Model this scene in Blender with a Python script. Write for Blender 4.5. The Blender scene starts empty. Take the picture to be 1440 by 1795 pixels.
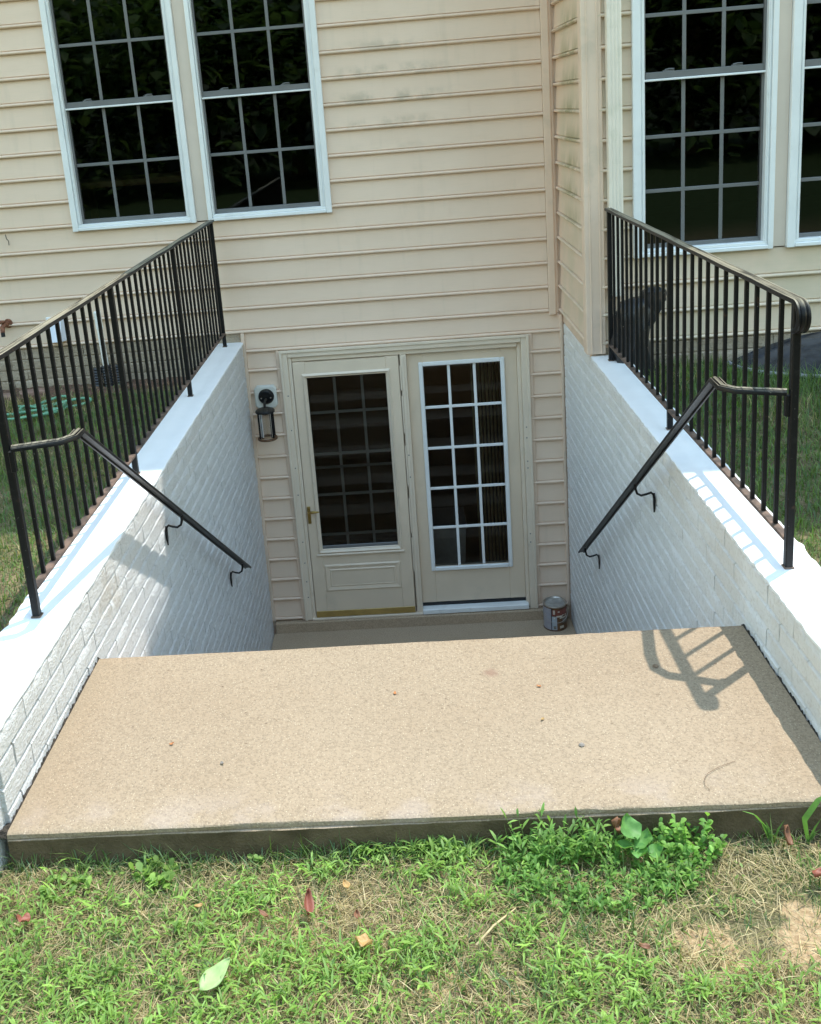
import bpy, bmesh, math, random
import numpy as np
from mathutils import Vector, Matrix

R_ = random.Random(11)
NP = np.random.default_rng(5)
SC = bpy.context.scene
COL = SC.collection

# ------------------------------------------------------------------ camera
cam_d = bpy.data.cameras.new("camera")
cam = bpy.data.objects.new("camera", cam_d)
COL.objects.link(cam)
pt, yw, rl = math.radians(-14.811), math.radians(-3.236), math.radians(-4.663)
fwd = Vector((math.sin(yw) * math.cos(pt), math.cos(yw) * math.cos(pt), math.sin(pt)))
rt = Vector((math.cos(yw), -math.sin(yw), 0))
up = rt.cross(fwd)
rt2 = rt * math.cos(rl) + up * math.sin(rl)
up2 = -rt * math.sin(rl) + up * math.cos(rl)
M = Matrix((rt2, up2, -fwd)).transposed().to_4x4()
M.translation = Vector((0.044, -6.812, 3.669))
cam.matrix_world = M
cam_d.sensor_fit = 'HORIZONTAL'
cam_d.sensor_width = 36.0
cam_d.lens = 44.0
cam_d.shift_x = (720 - 624.67) / 1440
cam_d.shift_y = (657.35 - 897.5) / 1440
cam_d.clip_start = 0.05
cam_d.clip_end = 600
SC.camera = cam

# ------------------------------------------------------------------ light
SUN = Vector((0.315, 0.265, 1.0)).normalized()      # towards the sun
world = bpy.data.worlds.new("World")
SC.world = world
world.use_nodes = True
wn = world.node_tree
sky = wn.nodes.new('ShaderNodeTexSky')
sky.sky_type = 'NISHITA'
sky.sun_disc = False
sky.sun_elevation = math.asin(SUN.z)
sky.sun_rotation = math.atan2(SUN.x, SUN.y)
sky.air_density = 2.8
sky.dust_density = 0.0
sky.ozone_density = 1.0
wn.links.new(sky.outputs[0], wn.nodes['Background'].inputs[0])
wn.nodes['Background'].inputs[1].default_value = 0.15
sun_d = bpy.data.lights.new("sun", 'SUN')
sun_d.energy = 2.0
sun_d.angle = math.radians(0.55)
sun_d.color = (1.0, 0.955, 0.88)
sun = bpy.data.objects.new("sun", sun_d)
sun.rotation_euler = (-SUN).to_track_quat('-Z', 'Y').to_euler()
sun.location = (3, 2, 20)
COL.objects.link(sun)

SC.render.engine = 'CYCLES'
SC.cycles.use_denoising = True
SC.cycles.max_bounces = 12
SC.cycles.diffuse_bounces = 8
SC.cycles.transparent_max_bounces = 16
SC.view_settings.view_transform = 'Standard'
SC.view_settings.look = 'None'
SC.view_settings.exposure = 1.5
SC.view_settings.gamma = 1.0
SC.view_settings.use_curve_mapping = False


# ------------------------------------------------------------------ material helpers
def new_mat(name):
    m = bpy.data.materials.new(name)
    m.use_nodes = True
    nt = m.node_tree
    b = nt.nodes['Principled BSDF']
    return m, nt, b


def nd(nt, t, **kw):
    n = nt.nodes.new(t)
    for k, v in kw.items():
        if k in n.inputs:
            n.inputs[k].default_value = v
        else:
            setattr(n, k, v)
    return n


def mixc(nt, fac, a, b, mode='MIX'):
    n = nt.nodes.new('ShaderNodeMix')
    n.data_type = 'RGBA'
    n.blend_type = mode
    for i, v in ((0, fac), (6, a), (7, b)):
        s = n.inputs[i]
        if isinstance(v, bpy.types.NodeSocket):
            nt.links.new(v, s)
        elif isinstance(v, (int, float)):
            s.default_value = v
        else:
            s.default_value = (*v, 1) if len(v) == 3 else v
    return n.outputs[2]


def mth(nt, op, a, b=None, clamp=False):
    n = nt.nodes.new('ShaderNodeMath')
    n.operation = op
    n.use_clamp = clamp
    for i, v in ((0, a), (1, b)):
        if v is None:
            continue
        if isinstance(v, bpy.types.NodeSocket):
            nt.links.new(v, n.inputs[i])
        else:
            n.inputs[i].default_value = v
    return n.outputs[0]


def ramp(nt, v, lo, hi):
    n = nt.nodes.new('ShaderNodeMapRange')
    n.interpolation_type = 'SMOOTHSTEP'
    nt.links.new(v, n.inputs[0])
    n.inputs[1].default_value = lo
    n.inputs[2].default_value = hi
    return n.outputs[0]


def pos(nt, scale=(1, 1, 1)):
    g = nt.nodes.new('ShaderNodeNewGeometry')
    if scale == (1, 1, 1):
        return g.outputs['Position']
    mp = nt.nodes.new('ShaderNodeMapping')
    mp.inputs['Scale'].default_value = scale
    nt.links.new(g.outputs['Position'], mp.inputs['Vector'])
    return mp.outputs[0]


def noise(nt, vec, scale, detail=4.0, rough=0.6):
    n = nt.nodes.new('ShaderNodeTexNoise')
    n.inputs['Scale'].default_value = scale
    n.inputs['Detail'].default_value = detail
    n.inputs['Roughness'].default_value = rough
    nt.links.new(vec, n.inputs['Vector'])
    return n.outputs['Fac']


def bump(nt, b, h, strength, dist):
    n = nt.nodes.new('ShaderNodeBump')
    n.inputs['Strength'].default_value = strength
    n.inputs['Distance'].default_value = dist
    nt.links.new(h, n.inputs['Height'])
    nt.links.new(n.outputs[0], b.inputs['Normal'])


def simple(name, col, rough=0.6, var=0.12, scale=6.0, metal=0.0, bs=0.0, bscale=60.0, dirt=None, spec=0.5):
    m, nt, b = new_mat(name)
    P = pos(nt)
    n1 = noise(nt, P, scale)
    dark = tuple(c * (1 - var) for c in col)
    lite = tuple(min(1, c * (1 + var * 0.6)) for c in col)
    c = mixc(nt, ramp(nt, n1, 0.3, 0.7), dark, lite)
    if dirt:
        n2 = noise(nt, P, dirt[1], 6)
        c = mixc(nt, mth(nt, 'MULTIPLY', ramp(nt, n2, dirt[2], dirt[2] + 0.15), dirt[3]), c, dirt[0])
    nt.links.new(c, b.inputs['Base Color'])
    b.inputs['Roughness'].default_value = rough
    b.inputs['Metallic'].default_value = metal
    b.inputs['Specular IOR Level'].default_value = spec
    if bs:
        bump(nt, b, noise(nt, P, bscale, 5), bs, 0.01)
    return m


MAT = {}


def siding_mat():
    m, nt, b = new_mat("vinyl_siding")
    P = pos(nt)
    base = mixc(nt, ramp(nt, noise(nt, P, 1.1, 3), 0.35, 0.7), (0.745, 0.58, 0.45), (0.78, 0.615, 0.485))
    # faint wood grain running along the boards and water streaks
    g = noise(nt, pos(nt, (1.2, 1.2, 40)), 6, 5)
    base = mixc(nt, mth(nt, 'MULTIPLY', ramp(nt, g, 0.45, 0.7), 0.10), base, (0.44, 0.39, 0.30))
    st = noise(nt, pos(nt, (14, 14, 0.9)), 1.0, 4)
    base = mixc(nt, mth(nt, 'MULTIPLY', ramp(nt, st, 0.55, 0.75), 0.12), base, (0.36, 0.33, 0.25))
    sx = nt.nodes.new('ShaderNodeSeparateXYZ')
    nt.links.new(P, sx.inputs[0])
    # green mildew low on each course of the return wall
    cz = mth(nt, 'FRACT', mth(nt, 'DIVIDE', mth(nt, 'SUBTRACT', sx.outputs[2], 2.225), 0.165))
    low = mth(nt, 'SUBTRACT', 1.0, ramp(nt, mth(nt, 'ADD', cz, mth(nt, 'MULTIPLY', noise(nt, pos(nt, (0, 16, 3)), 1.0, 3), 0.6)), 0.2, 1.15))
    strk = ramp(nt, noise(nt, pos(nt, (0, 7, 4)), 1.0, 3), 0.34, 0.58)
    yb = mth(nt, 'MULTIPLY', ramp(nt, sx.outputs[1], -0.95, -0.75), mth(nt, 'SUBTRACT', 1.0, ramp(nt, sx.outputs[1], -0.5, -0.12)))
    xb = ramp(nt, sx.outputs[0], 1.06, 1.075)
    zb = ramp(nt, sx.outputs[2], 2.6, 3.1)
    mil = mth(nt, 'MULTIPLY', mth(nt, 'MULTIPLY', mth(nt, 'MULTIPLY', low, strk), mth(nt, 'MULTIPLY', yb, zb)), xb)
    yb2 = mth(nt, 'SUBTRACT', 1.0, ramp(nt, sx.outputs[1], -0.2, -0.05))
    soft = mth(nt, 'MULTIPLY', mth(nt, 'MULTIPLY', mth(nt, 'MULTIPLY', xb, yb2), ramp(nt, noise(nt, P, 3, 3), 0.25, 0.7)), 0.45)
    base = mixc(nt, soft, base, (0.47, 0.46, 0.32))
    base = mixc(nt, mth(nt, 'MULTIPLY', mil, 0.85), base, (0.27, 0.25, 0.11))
    # faint grey bloom on the main wall between window and corner
    d = nt.nodes.new('ShaderNodeVectorMath')
    d.operation = 'DISTANCE'
    nt.links.new(P, d.inputs[0])
    d.inputs[1].default_value = (0.02, 0, 3.78)
    spot = mth(nt, 'SUBTRACT', 1.0, ramp(nt, d.outputs['Value'], 0.15, 0.55))
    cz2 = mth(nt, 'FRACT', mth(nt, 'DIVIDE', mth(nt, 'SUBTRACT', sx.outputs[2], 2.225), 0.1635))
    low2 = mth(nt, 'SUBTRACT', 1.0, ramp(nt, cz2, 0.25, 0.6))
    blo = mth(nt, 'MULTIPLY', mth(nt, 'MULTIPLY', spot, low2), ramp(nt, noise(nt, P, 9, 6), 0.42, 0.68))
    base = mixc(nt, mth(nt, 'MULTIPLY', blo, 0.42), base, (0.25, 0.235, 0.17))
    nt.links.new(base, b.inputs['Base Color'])
    b.inputs['Roughness'].default_value = 0.48
    b.inputs['Specular IOR Level'].default_value = 0.4
    wav = noise(nt, pos(nt, (2.2, 2.2, 5)), 1.5, 2)
    bump(nt, b, mth(nt, 'ADD', mth(nt, 'MULTIPLY', wav, 1.0), mth(nt, 'MULTIPLY', g, 0.05)), 0.5, 0.01)
    return m


def brick_paint(name, white, dirtcol, amt, lump=0.30, dist=0.010):
    m, nt, b = new_mat(name)
    P = pos(nt)
    n1 = noise(nt, P, 14, 5)
    c = mixc(nt, ramp(nt, n1, 0.3, 0.75), tuple(x * 0.93 for x in white), white)
    n2 = noise(nt, P, 4.5, 7, 0.7)
    c = mixc(nt, mth(nt, 'MULTIPLY', ramp(nt, n2, 0.58, 0.72), amt), c, dirtcol)
    n3 = noise(nt, P, 70, 4)
    c = mixc(nt, mth(nt, 'MULTIPLY', ramp(nt, n3, 0.52, 0.66), 0.30 + amt * 0.2), c, dirtcol)
    # thin paint: the tan masonry shows through in places
    for (px_, py_, pz_, r) in ((-1.112, -3.52, 2.04, 0.10), (-1.112, -3.42, 1.98, 0.07), (1.105, -3.5, 2.0, 0.22), (1.105, -4.2, 2.05, 0.28), (1.105, -2.9, 2.05, 0.16)):
        d = nt.nodes.new('ShaderNodeVectorMath')
        d.operation = 'DISTANCE'
        nt.links.new(P, d.inputs[0])
        d.inputs[1].default_value = (px_, py_, pz_)
        dd = mth(nt, 'ADD', d.outputs['Value'], mth(nt, 'MULTIPLY', mth(nt, 'SUBTRACT', noise(nt, P, 16, 6, 0.7), 0.5), 0.45))
        c = mixc(nt, mth(nt, 'MULTIPLY', mth(nt, 'SUBTRACT', 1.0, ramp(nt, dd, r * 0.5, r * 1.1)), 0.20 if px_ > 0 else 0.38), c, (0.56, 0.49, 0.40))
    nt.links.new(c, b.inputs['Base Color'])
    b.inputs['Roughness'].default_value = 0.62
    rib = noise(nt, pos(nt, (1, 9, 22)), 4, 6, 0.7)
    fine = noise(nt, P, 75, 6, 0.7)
    h = mth(nt, 'ADD', mth(nt, 'MULTIPLY', rib, lump), mth(nt, 'MULTIPLY', fine, 1.0))
    bump(nt, b, h, 1.0, dist)
    return m


def iron_mat(name, wear_sheen):
    m, nt, b = new_mat(name)
    P = pos(nt)
    c = mixc(nt, ramp(nt, noise(nt, P, 40, 5), 0.55, 0.75), (0.006, 0.006, 0.007), (0.014, 0.014, 0.014))
    # chalky worn paint on faces that look up, plus painted-in sheen on the handrails
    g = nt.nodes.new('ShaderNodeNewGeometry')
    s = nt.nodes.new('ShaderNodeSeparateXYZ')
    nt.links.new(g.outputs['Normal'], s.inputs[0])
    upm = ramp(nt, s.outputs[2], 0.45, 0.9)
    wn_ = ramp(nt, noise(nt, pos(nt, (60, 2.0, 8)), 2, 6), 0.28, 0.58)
    c = mixc(nt, mth(nt, 'MULTIPLY', mth(nt, 'MULTIPLY', upm, wn_), wear_sheen), c, (0.30, 0.265, 0.19))
    r = ramp(nt, noise(nt, P, 22, 6), 0.64, 0.76)
    c = mixc(nt, mth(nt, 'MULTIPLY', r, 0.55), c, (0.10, 0.05, 0.03))
    chips = ramp(nt, noise(nt, P, 110, 3), 0.69, 0.74)
    c = mixc(nt, mth(nt, 'MULTIPLY', chips, 0.7), c, (0.22, 0.21, 0.19))
    nt.links.new(c, b.inputs['Base Color'])
    b.inputs['Roughness'].default_value = 0.40
    b.inputs['Specular IOR Level'].default_value = 0.25
    bump(nt, b, noise(nt, P, 90, 4), 0.25, 0.004)
    return m


def rust_rail_mat():
    m, nt, b = new_mat("rusty_rail")
    P = pos(nt)
    c = mixc(nt, ramp(nt, noise(nt, P, 16, 5), 0.35, 0.65), (0.045, 0.032, 0.026), (0.17, 0.11, 0.08))
    nt.links.new(c, b.inputs['Base Color'])
    b.inputs['Roughness'].default_value = 0.6
    bump(nt, b, noise(nt, P, 80, 4), 0.3, 0.004)
    return m


def concrete_mat(name, ca, cb, stain=True):
    m, nt, b = new_mat(name)
    P = pos(nt)
    c = mixc(nt, ramp(nt, noise(nt, P, 2.2, 5), 0.3, 0.7), ca, cb)
    c = mixc(nt, mth(nt, 'MULTIPLY', ramp(nt, noise(nt, P, 1.1, 5, 0.65), 0.42, 0.66), 0.30), c, tuple(x * 0.74 for x in ca))
    f = noise(nt, P, 130, 6, 0.75)
    c = mixc(nt, mth(nt, 'MULTIPLY', ramp(nt, f, 0.45, 0.60), 0.6), c, tuple(x * 0.6 for x in ca))
    v = nt.nodes.new('ShaderNodeTexVoronoi')
    v.inputs['Scale'].default_value = 150
    nt.links.new(P, v.inputs['Vector'])
    sv = nt.nodes.new('ShaderNodeSeparateColor')
    nt.links.new(v.outputs['Color'], sv.inputs[0])
    core = mth(nt, 'SUBTRACT', 1.0, ramp(nt, v.outputs['Distance'], 0.12, 0.34))
    lite = mth(nt, 'MULTIPLY', core, ramp(nt, sv.outputs[0], 0.62, 0.66))
    dark = mth(nt, 'MULTIPLY', core, ramp(nt, sv.outputs[1], 0.74, 0.78))
    c = mixc(nt, mth(nt, 'MULTIPLY', lite, 0.7), c, (0.56, 0.465, 0.33))
    c = mixc(nt, mth(nt, 'MULTIPLY', dark, 0.8), c, (0.15, 0.11, 0.08))
    ln = ramp(nt, noise(nt, pos(nt, (14, 90, 90)), 4, 3), 0.68, 0.73)
    c = mixc(nt, mth(nt, 'MULTIPLY', ln, 0.45), c, (0.20, 0.16, 0.12))
    if stain:
        d = nt.nodes.new('ShaderNodeVectorMath')
        d.operation = 'DISTANCE'
        nt.links.new(P, d.inputs[0])
        d.inputs[1].default_value = (0.235, -3.945, 1.896)
        dd = mth(nt, 'ADD', d.outputs['Value'], mth(nt, 'MULTIPLY', noise(nt, P, 60, 4), 0.03))
        sp = mth(nt, 'SUBTRACT', 1.0, ramp(nt, dd, 0.022, 0.048))
        c = mixc(nt, mth(nt, 'MULTIPLY', sp, 0.7), c, (0.22, 0.13, 0.09))
        # bluish grey worn edge towards the lawn and darker rim along the left wall
        sx = nt.nodes.new('ShaderNodeSeparateXYZ')
        nt.links.new(P, sx.inputs[0])
        ed = mth(nt, 'SUBTRACT', 1.0, ramp(nt, sx.outputs[1], -4.60, -4.42))
        pn = ramp(nt, noise(nt, P, 7, 4), 0.45, 0.65)
        c = mixc(nt, mth(nt, 'MULTIPLY', mth(nt, 'MULTIPLY', ed, pn), 0.3), c, (0.40, 0.33, 0.29))
        ledge = mth(nt, 'SUBTRACT', 1.0, ramp(nt, mth(nt, 'ADD', sx.outputs[0], mth(nt, 'MULTIPLY', noise(nt, P, 30, 3), 0.03)), -1.10, -1.02))
        c = mixc(nt, mth(nt, 'MULTIPLY', ledge, 0.5), c, (0.28, 0.22, 0.15))
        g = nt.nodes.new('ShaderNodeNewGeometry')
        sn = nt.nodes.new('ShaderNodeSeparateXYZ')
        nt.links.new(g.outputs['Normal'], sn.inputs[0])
        # front face below the tooled edge, its shade painted in as dark brown
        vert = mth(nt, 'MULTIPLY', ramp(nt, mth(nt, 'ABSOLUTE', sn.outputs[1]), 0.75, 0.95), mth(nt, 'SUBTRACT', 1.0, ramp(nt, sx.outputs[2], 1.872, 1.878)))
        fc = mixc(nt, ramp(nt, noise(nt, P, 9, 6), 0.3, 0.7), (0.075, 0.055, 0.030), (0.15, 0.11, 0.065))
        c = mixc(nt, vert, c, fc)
    nt.links.new(c, b.inputs['Base Color'])
    b.inputs['Roughness'].default_value = 0.85
    b.inputs['Specular IOR Level'].default_value = 0.25
    h = mth(nt, 'ADD', noise(nt, P, 120, 6, 0.7), mth(nt, 'MULTIPLY', v.outputs['Distance'], 0.6))
    bump(nt, b, h, 0.55, 0.004)
    return m


def glass_mat(name, tint, gloss=1.0):
    m = bpy.data.materials.new(name)
    m.use_nodes = True
    nt = m.node_tree
    nt.nodes.clear()
    out = nt.nodes.new('ShaderNodeOutputMaterial')
    tr = nt.nodes.new('ShaderNodeBsdfTransparent')
    tr.inputs[0].default_value = (*tint, 1)
    gl = nt.nodes.new('ShaderNodeBsdfGlossy')
    gl.inputs['Roughness'].default_value = 0.015
    gl.inputs[0].default_value = (gloss, gloss, gloss, 1)
    fr = nt.nodes.new('ShaderNodeFresnel')
    fr.inputs[0].default_value = 1.6
    P = pos(nt)
    bp = nt.nodes.new('ShaderNodeBump')
    bp.inputs['Strength'].default_value = 0.05
    bp.inputs['Distance'].default_value = 0.01
    nt.links.new(noise(nt, P, 2.5, 2), bp.inputs['Height'])
    nt.links.new(bp.outputs[0], gl.inputs['Normal'])
    mx = nt.nodes.new('ShaderNodeMixShader')
    nt.links.new(fr.outputs[0], mx.inputs[0])
    nt.links.new(tr.outputs[0], mx.inputs[1])
    nt.links.new(gl.outputs[0], mx.inputs[2])
    nt.links.new(mx.outputs[0], out.inputs[0])
    return m


def leaf_mat(name, trans=0.4, attr=True, col=(0.1, 0.2, 0.04), rough=0.5):
    m = bpy.data.materials.new(name)
    m.use_nodes = True
    nt = m.node_tree
    nt.nodes.clear()
    out = nt.nodes.new('ShaderNodeOutputMaterial')
    pb = nt.nodes.new('ShaderNodeBsdfPrincipled')
    pb.inputs['Roughness'].default_value = rough
    pb.inputs['Specular IOR Level'].default_value = 0.35
    tl = nt.nodes.new('ShaderNodeBsdfTranslucent')
    if attr:
        a = nt.nodes.new('ShaderNodeAttribute')
        a.attribute_name = 'tint'
        c = a.outputs['Color']
    else:
        P = pos(nt)
        c = mixc(nt, ramp(nt, noise(nt, P, 40, 4), 0.3, 0.7), tuple(x * 0.75 for x in col), col)
    nt.links.new(c, pb.inputs['Base Color'])
    c2 = mixc(nt, 1.0, c, (1.25, 1.3, 0.75), 'MULTIPLY')
    nt.links.new(c2, tl.inputs[0])
    mx = nt.nodes.new('ShaderNodeMixShader')
    mx.inputs[0].default_value = trans
    nt.links.new(pb.outputs[0], mx.inputs[1])
    nt.links.new(tl.outputs[0], mx.inputs[2])
    nt.links.new(mx.outputs[0], out.inputs[0])
    return m


def lawn_mat():
    m, nt, b = new_mat("lawn_soil")
    P = pos(nt)
    c = mixc(nt, ramp(nt, noise(nt, P, 9, 6), 0.35, 0.65), (0.13, 0.095, 0.055), (0.25, 0.19, 0.11))
    c = mixc(nt, mth(nt, 'MULTIPLY', ramp(nt, noise(nt, P, 3.0, 5), 0.45, 0.6), 0.5), c, (0.10, 0.12, 0.045))
    st = noise(nt, pos(nt, (60, 60, 60)), 3.0, 6, 0.75)
    c = mixc(nt, mth(nt, 'MULTIPLY', ramp(nt, st, 0.5, 0.62), 0.6), c, (0.40, 0.32, 0.19))
    c = mixc(nt, mth(nt, 'MULTIPLY', ramp(nt, noise(nt, P, 85, 4), 0.5, 0.62), 0.6), c, (0.07, 0.055, 0.035))
    sy = nt.nodes.new('ShaderNodeSeparateXYZ')
    nt.links.new(P, sy.inputs[0])
    farm = mth(nt, 'SUBTRACT', 1.0, ramp(nt, sy.outputs[1], -9.5, -6.0))
    c = mixc(nt, farm, c, (0.032, 0.050, 0.017))
    for (x, y, r) in ((0.60, -4.925, 0.055), (0.66, -4.95, 0.045), (0.88, -4.90, 0.085), (0.83, -4.97, 0.05), (-0.35, -4.84, 0.08), (-0.42, -4.95, 0.07), (0.02, -5.0, 0.06)):
        d = nt.nodes.new('ShaderNodeVectorMath')
        d.operation = 'DISTANCE'
        nt.links.new(P, d.inputs[0])
        d.inputs[1].default_value = (x, y, 1.788)
        dd = mth(nt, 'ADD', d.outputs['Value'], mth(nt, 'MULTIPLY', mth(nt, 'SUBTRACT', noise(nt, P, 22, 6, 0.7), 0.5), 0.28))
        s = mth(nt, 'SUBTRACT', 1.0, ramp(nt, dd, r * 0.75, r * 1.2))
        soil = mixc(nt, ramp(nt, noise(nt, P, 70, 5), 0.35, 0.65), (0.34, 0.225, 0.125), (0.52, 0.37, 0.22))
        c = mixc(nt, mth(nt, 'MULTIPLY', s, 0.92), c, soil)
    nt.links.new(c, b.inputs['Base Color'])
    b.inputs['Roughness'].default_value = 0.95
    b.inputs['Specular IOR Level'].default_value = 0.1
    bump(nt, b, noise(nt, P, 60, 7, 0.7), 0.9, 0.012)
    return m


MAT['siding'] = siding_mat()
MAT['trim'] = simple("beige_trim", (0.75, 0.585, 0.455), 0.5, 0.06, 3, dirt=((0.40, 0.37, 0.28), 5, 0.55, 0.25))
MAT['mull'] = simple("beige_mull", (0.68, 0.58, 0.49), 0.5, 0.05, 3)
MAT['white'] = simple("white_vinyl", (0.80, 0.82, 0.82), 0.35, 0.05, 4, dirt=((0.55, 0.56, 0.52), 9, 0.58, 0.25))
MAT['sash'] = simple("grey_sash", (0.155, 0.158, 0.16), 0.45, 0.08, 8)
MAT['door_beige'] = simple("beige_door", (0.725, 0.60, 0.46), 0.42, 0.05, 2.5, dirt=((0.42, 0.38, 0.30), 4, 0.60, 0.25))
MAT['door_case'] = simple("beige_casing", (0.75, 0.64, 0.51), 0.45, 0.05, 3, dirt=((0.36, 0.32, 0.24), 7, 0.62, 0.3))
MAT['muntin_in'] = simple("grey_muntin", (0.34, 0.34, 0.34), 0.5, 0.05)
MAT['brass'] = simple("tarnished_brass", (0.42, 0.29, 0.09), 0.38, 0.3, 30, metal=0.85)
MAT['gold'] = simple("gold_kickplate", (0.50, 0.36, 0.13), 0.42, 0.15, 8, metal=0.6)
MAT['dark'] = simple("dark_rubber", (0.02, 0.02, 0.022), 0.7)
MAT['glass'] = glass_mat("window_glass", (0.30, 0.33, 0.32))
MAT['glass_d'] = glass_mat("door_glass", (0.62, 0.64, 0.62))
MAT['lampglass'] = glass_mat("lamp_glass", (0.86, 0.86, 0.84))
MAT['interior'] = simple("interior_paint", (0.10, 0.095, 0.085), 0.8)
MAT['blind'] = simple("tan_blind", (0.42, 0.36, 0.22), 0.7, 0.25, 20)
MAT['woodin'] = simple("interior_wood", (0.35, 0.19, 0.08), 0.6, 0.3, 9)
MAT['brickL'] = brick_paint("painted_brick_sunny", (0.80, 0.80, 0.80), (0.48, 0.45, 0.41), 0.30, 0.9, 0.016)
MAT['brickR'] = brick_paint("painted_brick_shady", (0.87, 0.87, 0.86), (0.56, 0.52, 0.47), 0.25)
MAT['cap'] = simple("white_wall_paint", (0.83, 0.84, 0.85), 0.5, 0.03, 5, bs=0.10, bscale=40, dirt=((0.66, 0.66, 0.64), 6, 0.62, 0.4))
MAT['found'] = brick_paint("bare_faced_concrete", (0.42, 0.345, 0.26), (0.19, 0.145, 0.10), 0.6)
MAT['iron'] = iron_mat("black_iron", 0.12)
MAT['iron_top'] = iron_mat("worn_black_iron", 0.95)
MAT['iron_hand'] = iron_mat("worn_sheen_hand_iron", 0.75)
MAT['rustrail'] = rust_rail_mat()
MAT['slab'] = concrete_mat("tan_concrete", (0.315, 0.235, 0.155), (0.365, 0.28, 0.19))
MAT['step'] = concrete_mat("grey_concrete", (0.46, 0.345, 0.235), (0.54, 0.415, 0.295), stain=False)
MAT['lawn'] = lawn_mat()
MAT['grass'] = leaf_mat("grass_blades", 0.35)
MAT['leafy'] = leaf_mat("weed_leaves", 0.48)
MAT['black_plastic'] = simple("black_plastic", (0.018, 0.02, 0.024), 0.35, 0.3, 8, bs=0.4, bscale=14)
MAT['pvc'] = simple("white_pvc", (0.78, 0.78, 0.76), 0.35, 0.05, 6)
MAT['mulch'] = simple("brown_mulch", (0.15, 0.085, 0.055), 0.9, 0.5, 40, bs=1.0, bscale=50)
MAT['paver'] = simple("pink_paver", (0.27, 0.17, 0.13), 0.85, 0.2, 20, bs=0.5, bscale=70)
MAT['hose'] = simple("green_hose", (0.15, 0.36, 0.23), 0.45, 0.3, 20)
MAT['rust'] = simple("rusty_brass", (0.22, 0.085, 0.045), 0.7, 0.4, 60, bs=0.4, bscale=90)
MAT['copperrust'] = simple("rusty_lamp", (0.13, 0.065, 0.03), 0.55, 0.5, 50)
MAT['downspout'] = simple("mossy_white_metal", (0.78, 0.72, 0.62), 0.45, 0.05, 4, dirt=((0.52, 0.52, 0.40), 6, 0.52, 0.3))
MAT['steel'] = simple("tin_plate", (0.48, 0.45, 0.41), 0.34, 0.15, 20, metal=0.85)
MAT['canpaint'] = simple("dried_paint_film", (0.36, 0.34, 0.31), 0.5, 0.25, 22)
MAT['can_brown'] = simple("brown_can_label", (0.14, 0.065, 0.025), 0.4, 0.5, 25)
MAT['can_grey'] = simple("grey_can_label", (0.36, 0.35, 0.39), 0.45, 0.12, 25)
MAT['can_blue'] = simple("pale_blue_label", (0.42, 0.47, 0.52), 0.45, 0.1, 25)
MAT['can_red'] = simple("red_brown_label", (0.24, 0.07, 0.05), 0.4, 0.3, 40)
MAT['can_cream'] = simple("cream_label", (0.66, 0.60, 0.50), 0.45, 0.25, 70)
MAT['can_dark'] = simple("dark_label", (0.03, 0.028, 0.03), 0.45, 0.2, 40)
MAT['twig'] = simple("dry_twig", (0.20, 0.13, 0.08), 0.8, 0.3, 90)
MAT['straw'] = simple("dry_straw", (0.50, 0.38, 0.20), 0.8, 0.2, 60)
MAT['bark'] = simple("tree_bark", (0.10, 0.075, 0.05), 0.9, 0.3, 8)
MAT['roof'] = simple("grey_shingles", (0.10, 0.095, 0.09), 0.9, 0.3, 12)
MAT['gap'] = simple("damp_soil", (0.05, 0.04, 0.03), 0.95, 0.4, 60, bs=1.0, bscale=120)
MAT['redleaf'] = leaf_mat("red_brown_leaf", 0.25, False, (0.33, 0.11, 0.07))
MAT['tanleaf'] = leaf_mat("tan_leaf", 0.3, False, (0.62, 0.40, 0.16))
MAT['brownleaf'] = leaf_mat("brown_leaf", 0.25, False, (0.30, 0.14, 0.075))
MAT['paleleaf'] = leaf_mat("pale_green_leaf", 0.25, False, (0.44, 0.58, 0.24))
MAT['orange'] = leaf_mat("orange_petal", 0.2, False, (0.62, 0.25, 0.09))
MAT['stone'] = simple("grey_pebble", (0.22, 0.19, 0.16), 0.8, 0.2, 40)


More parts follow.
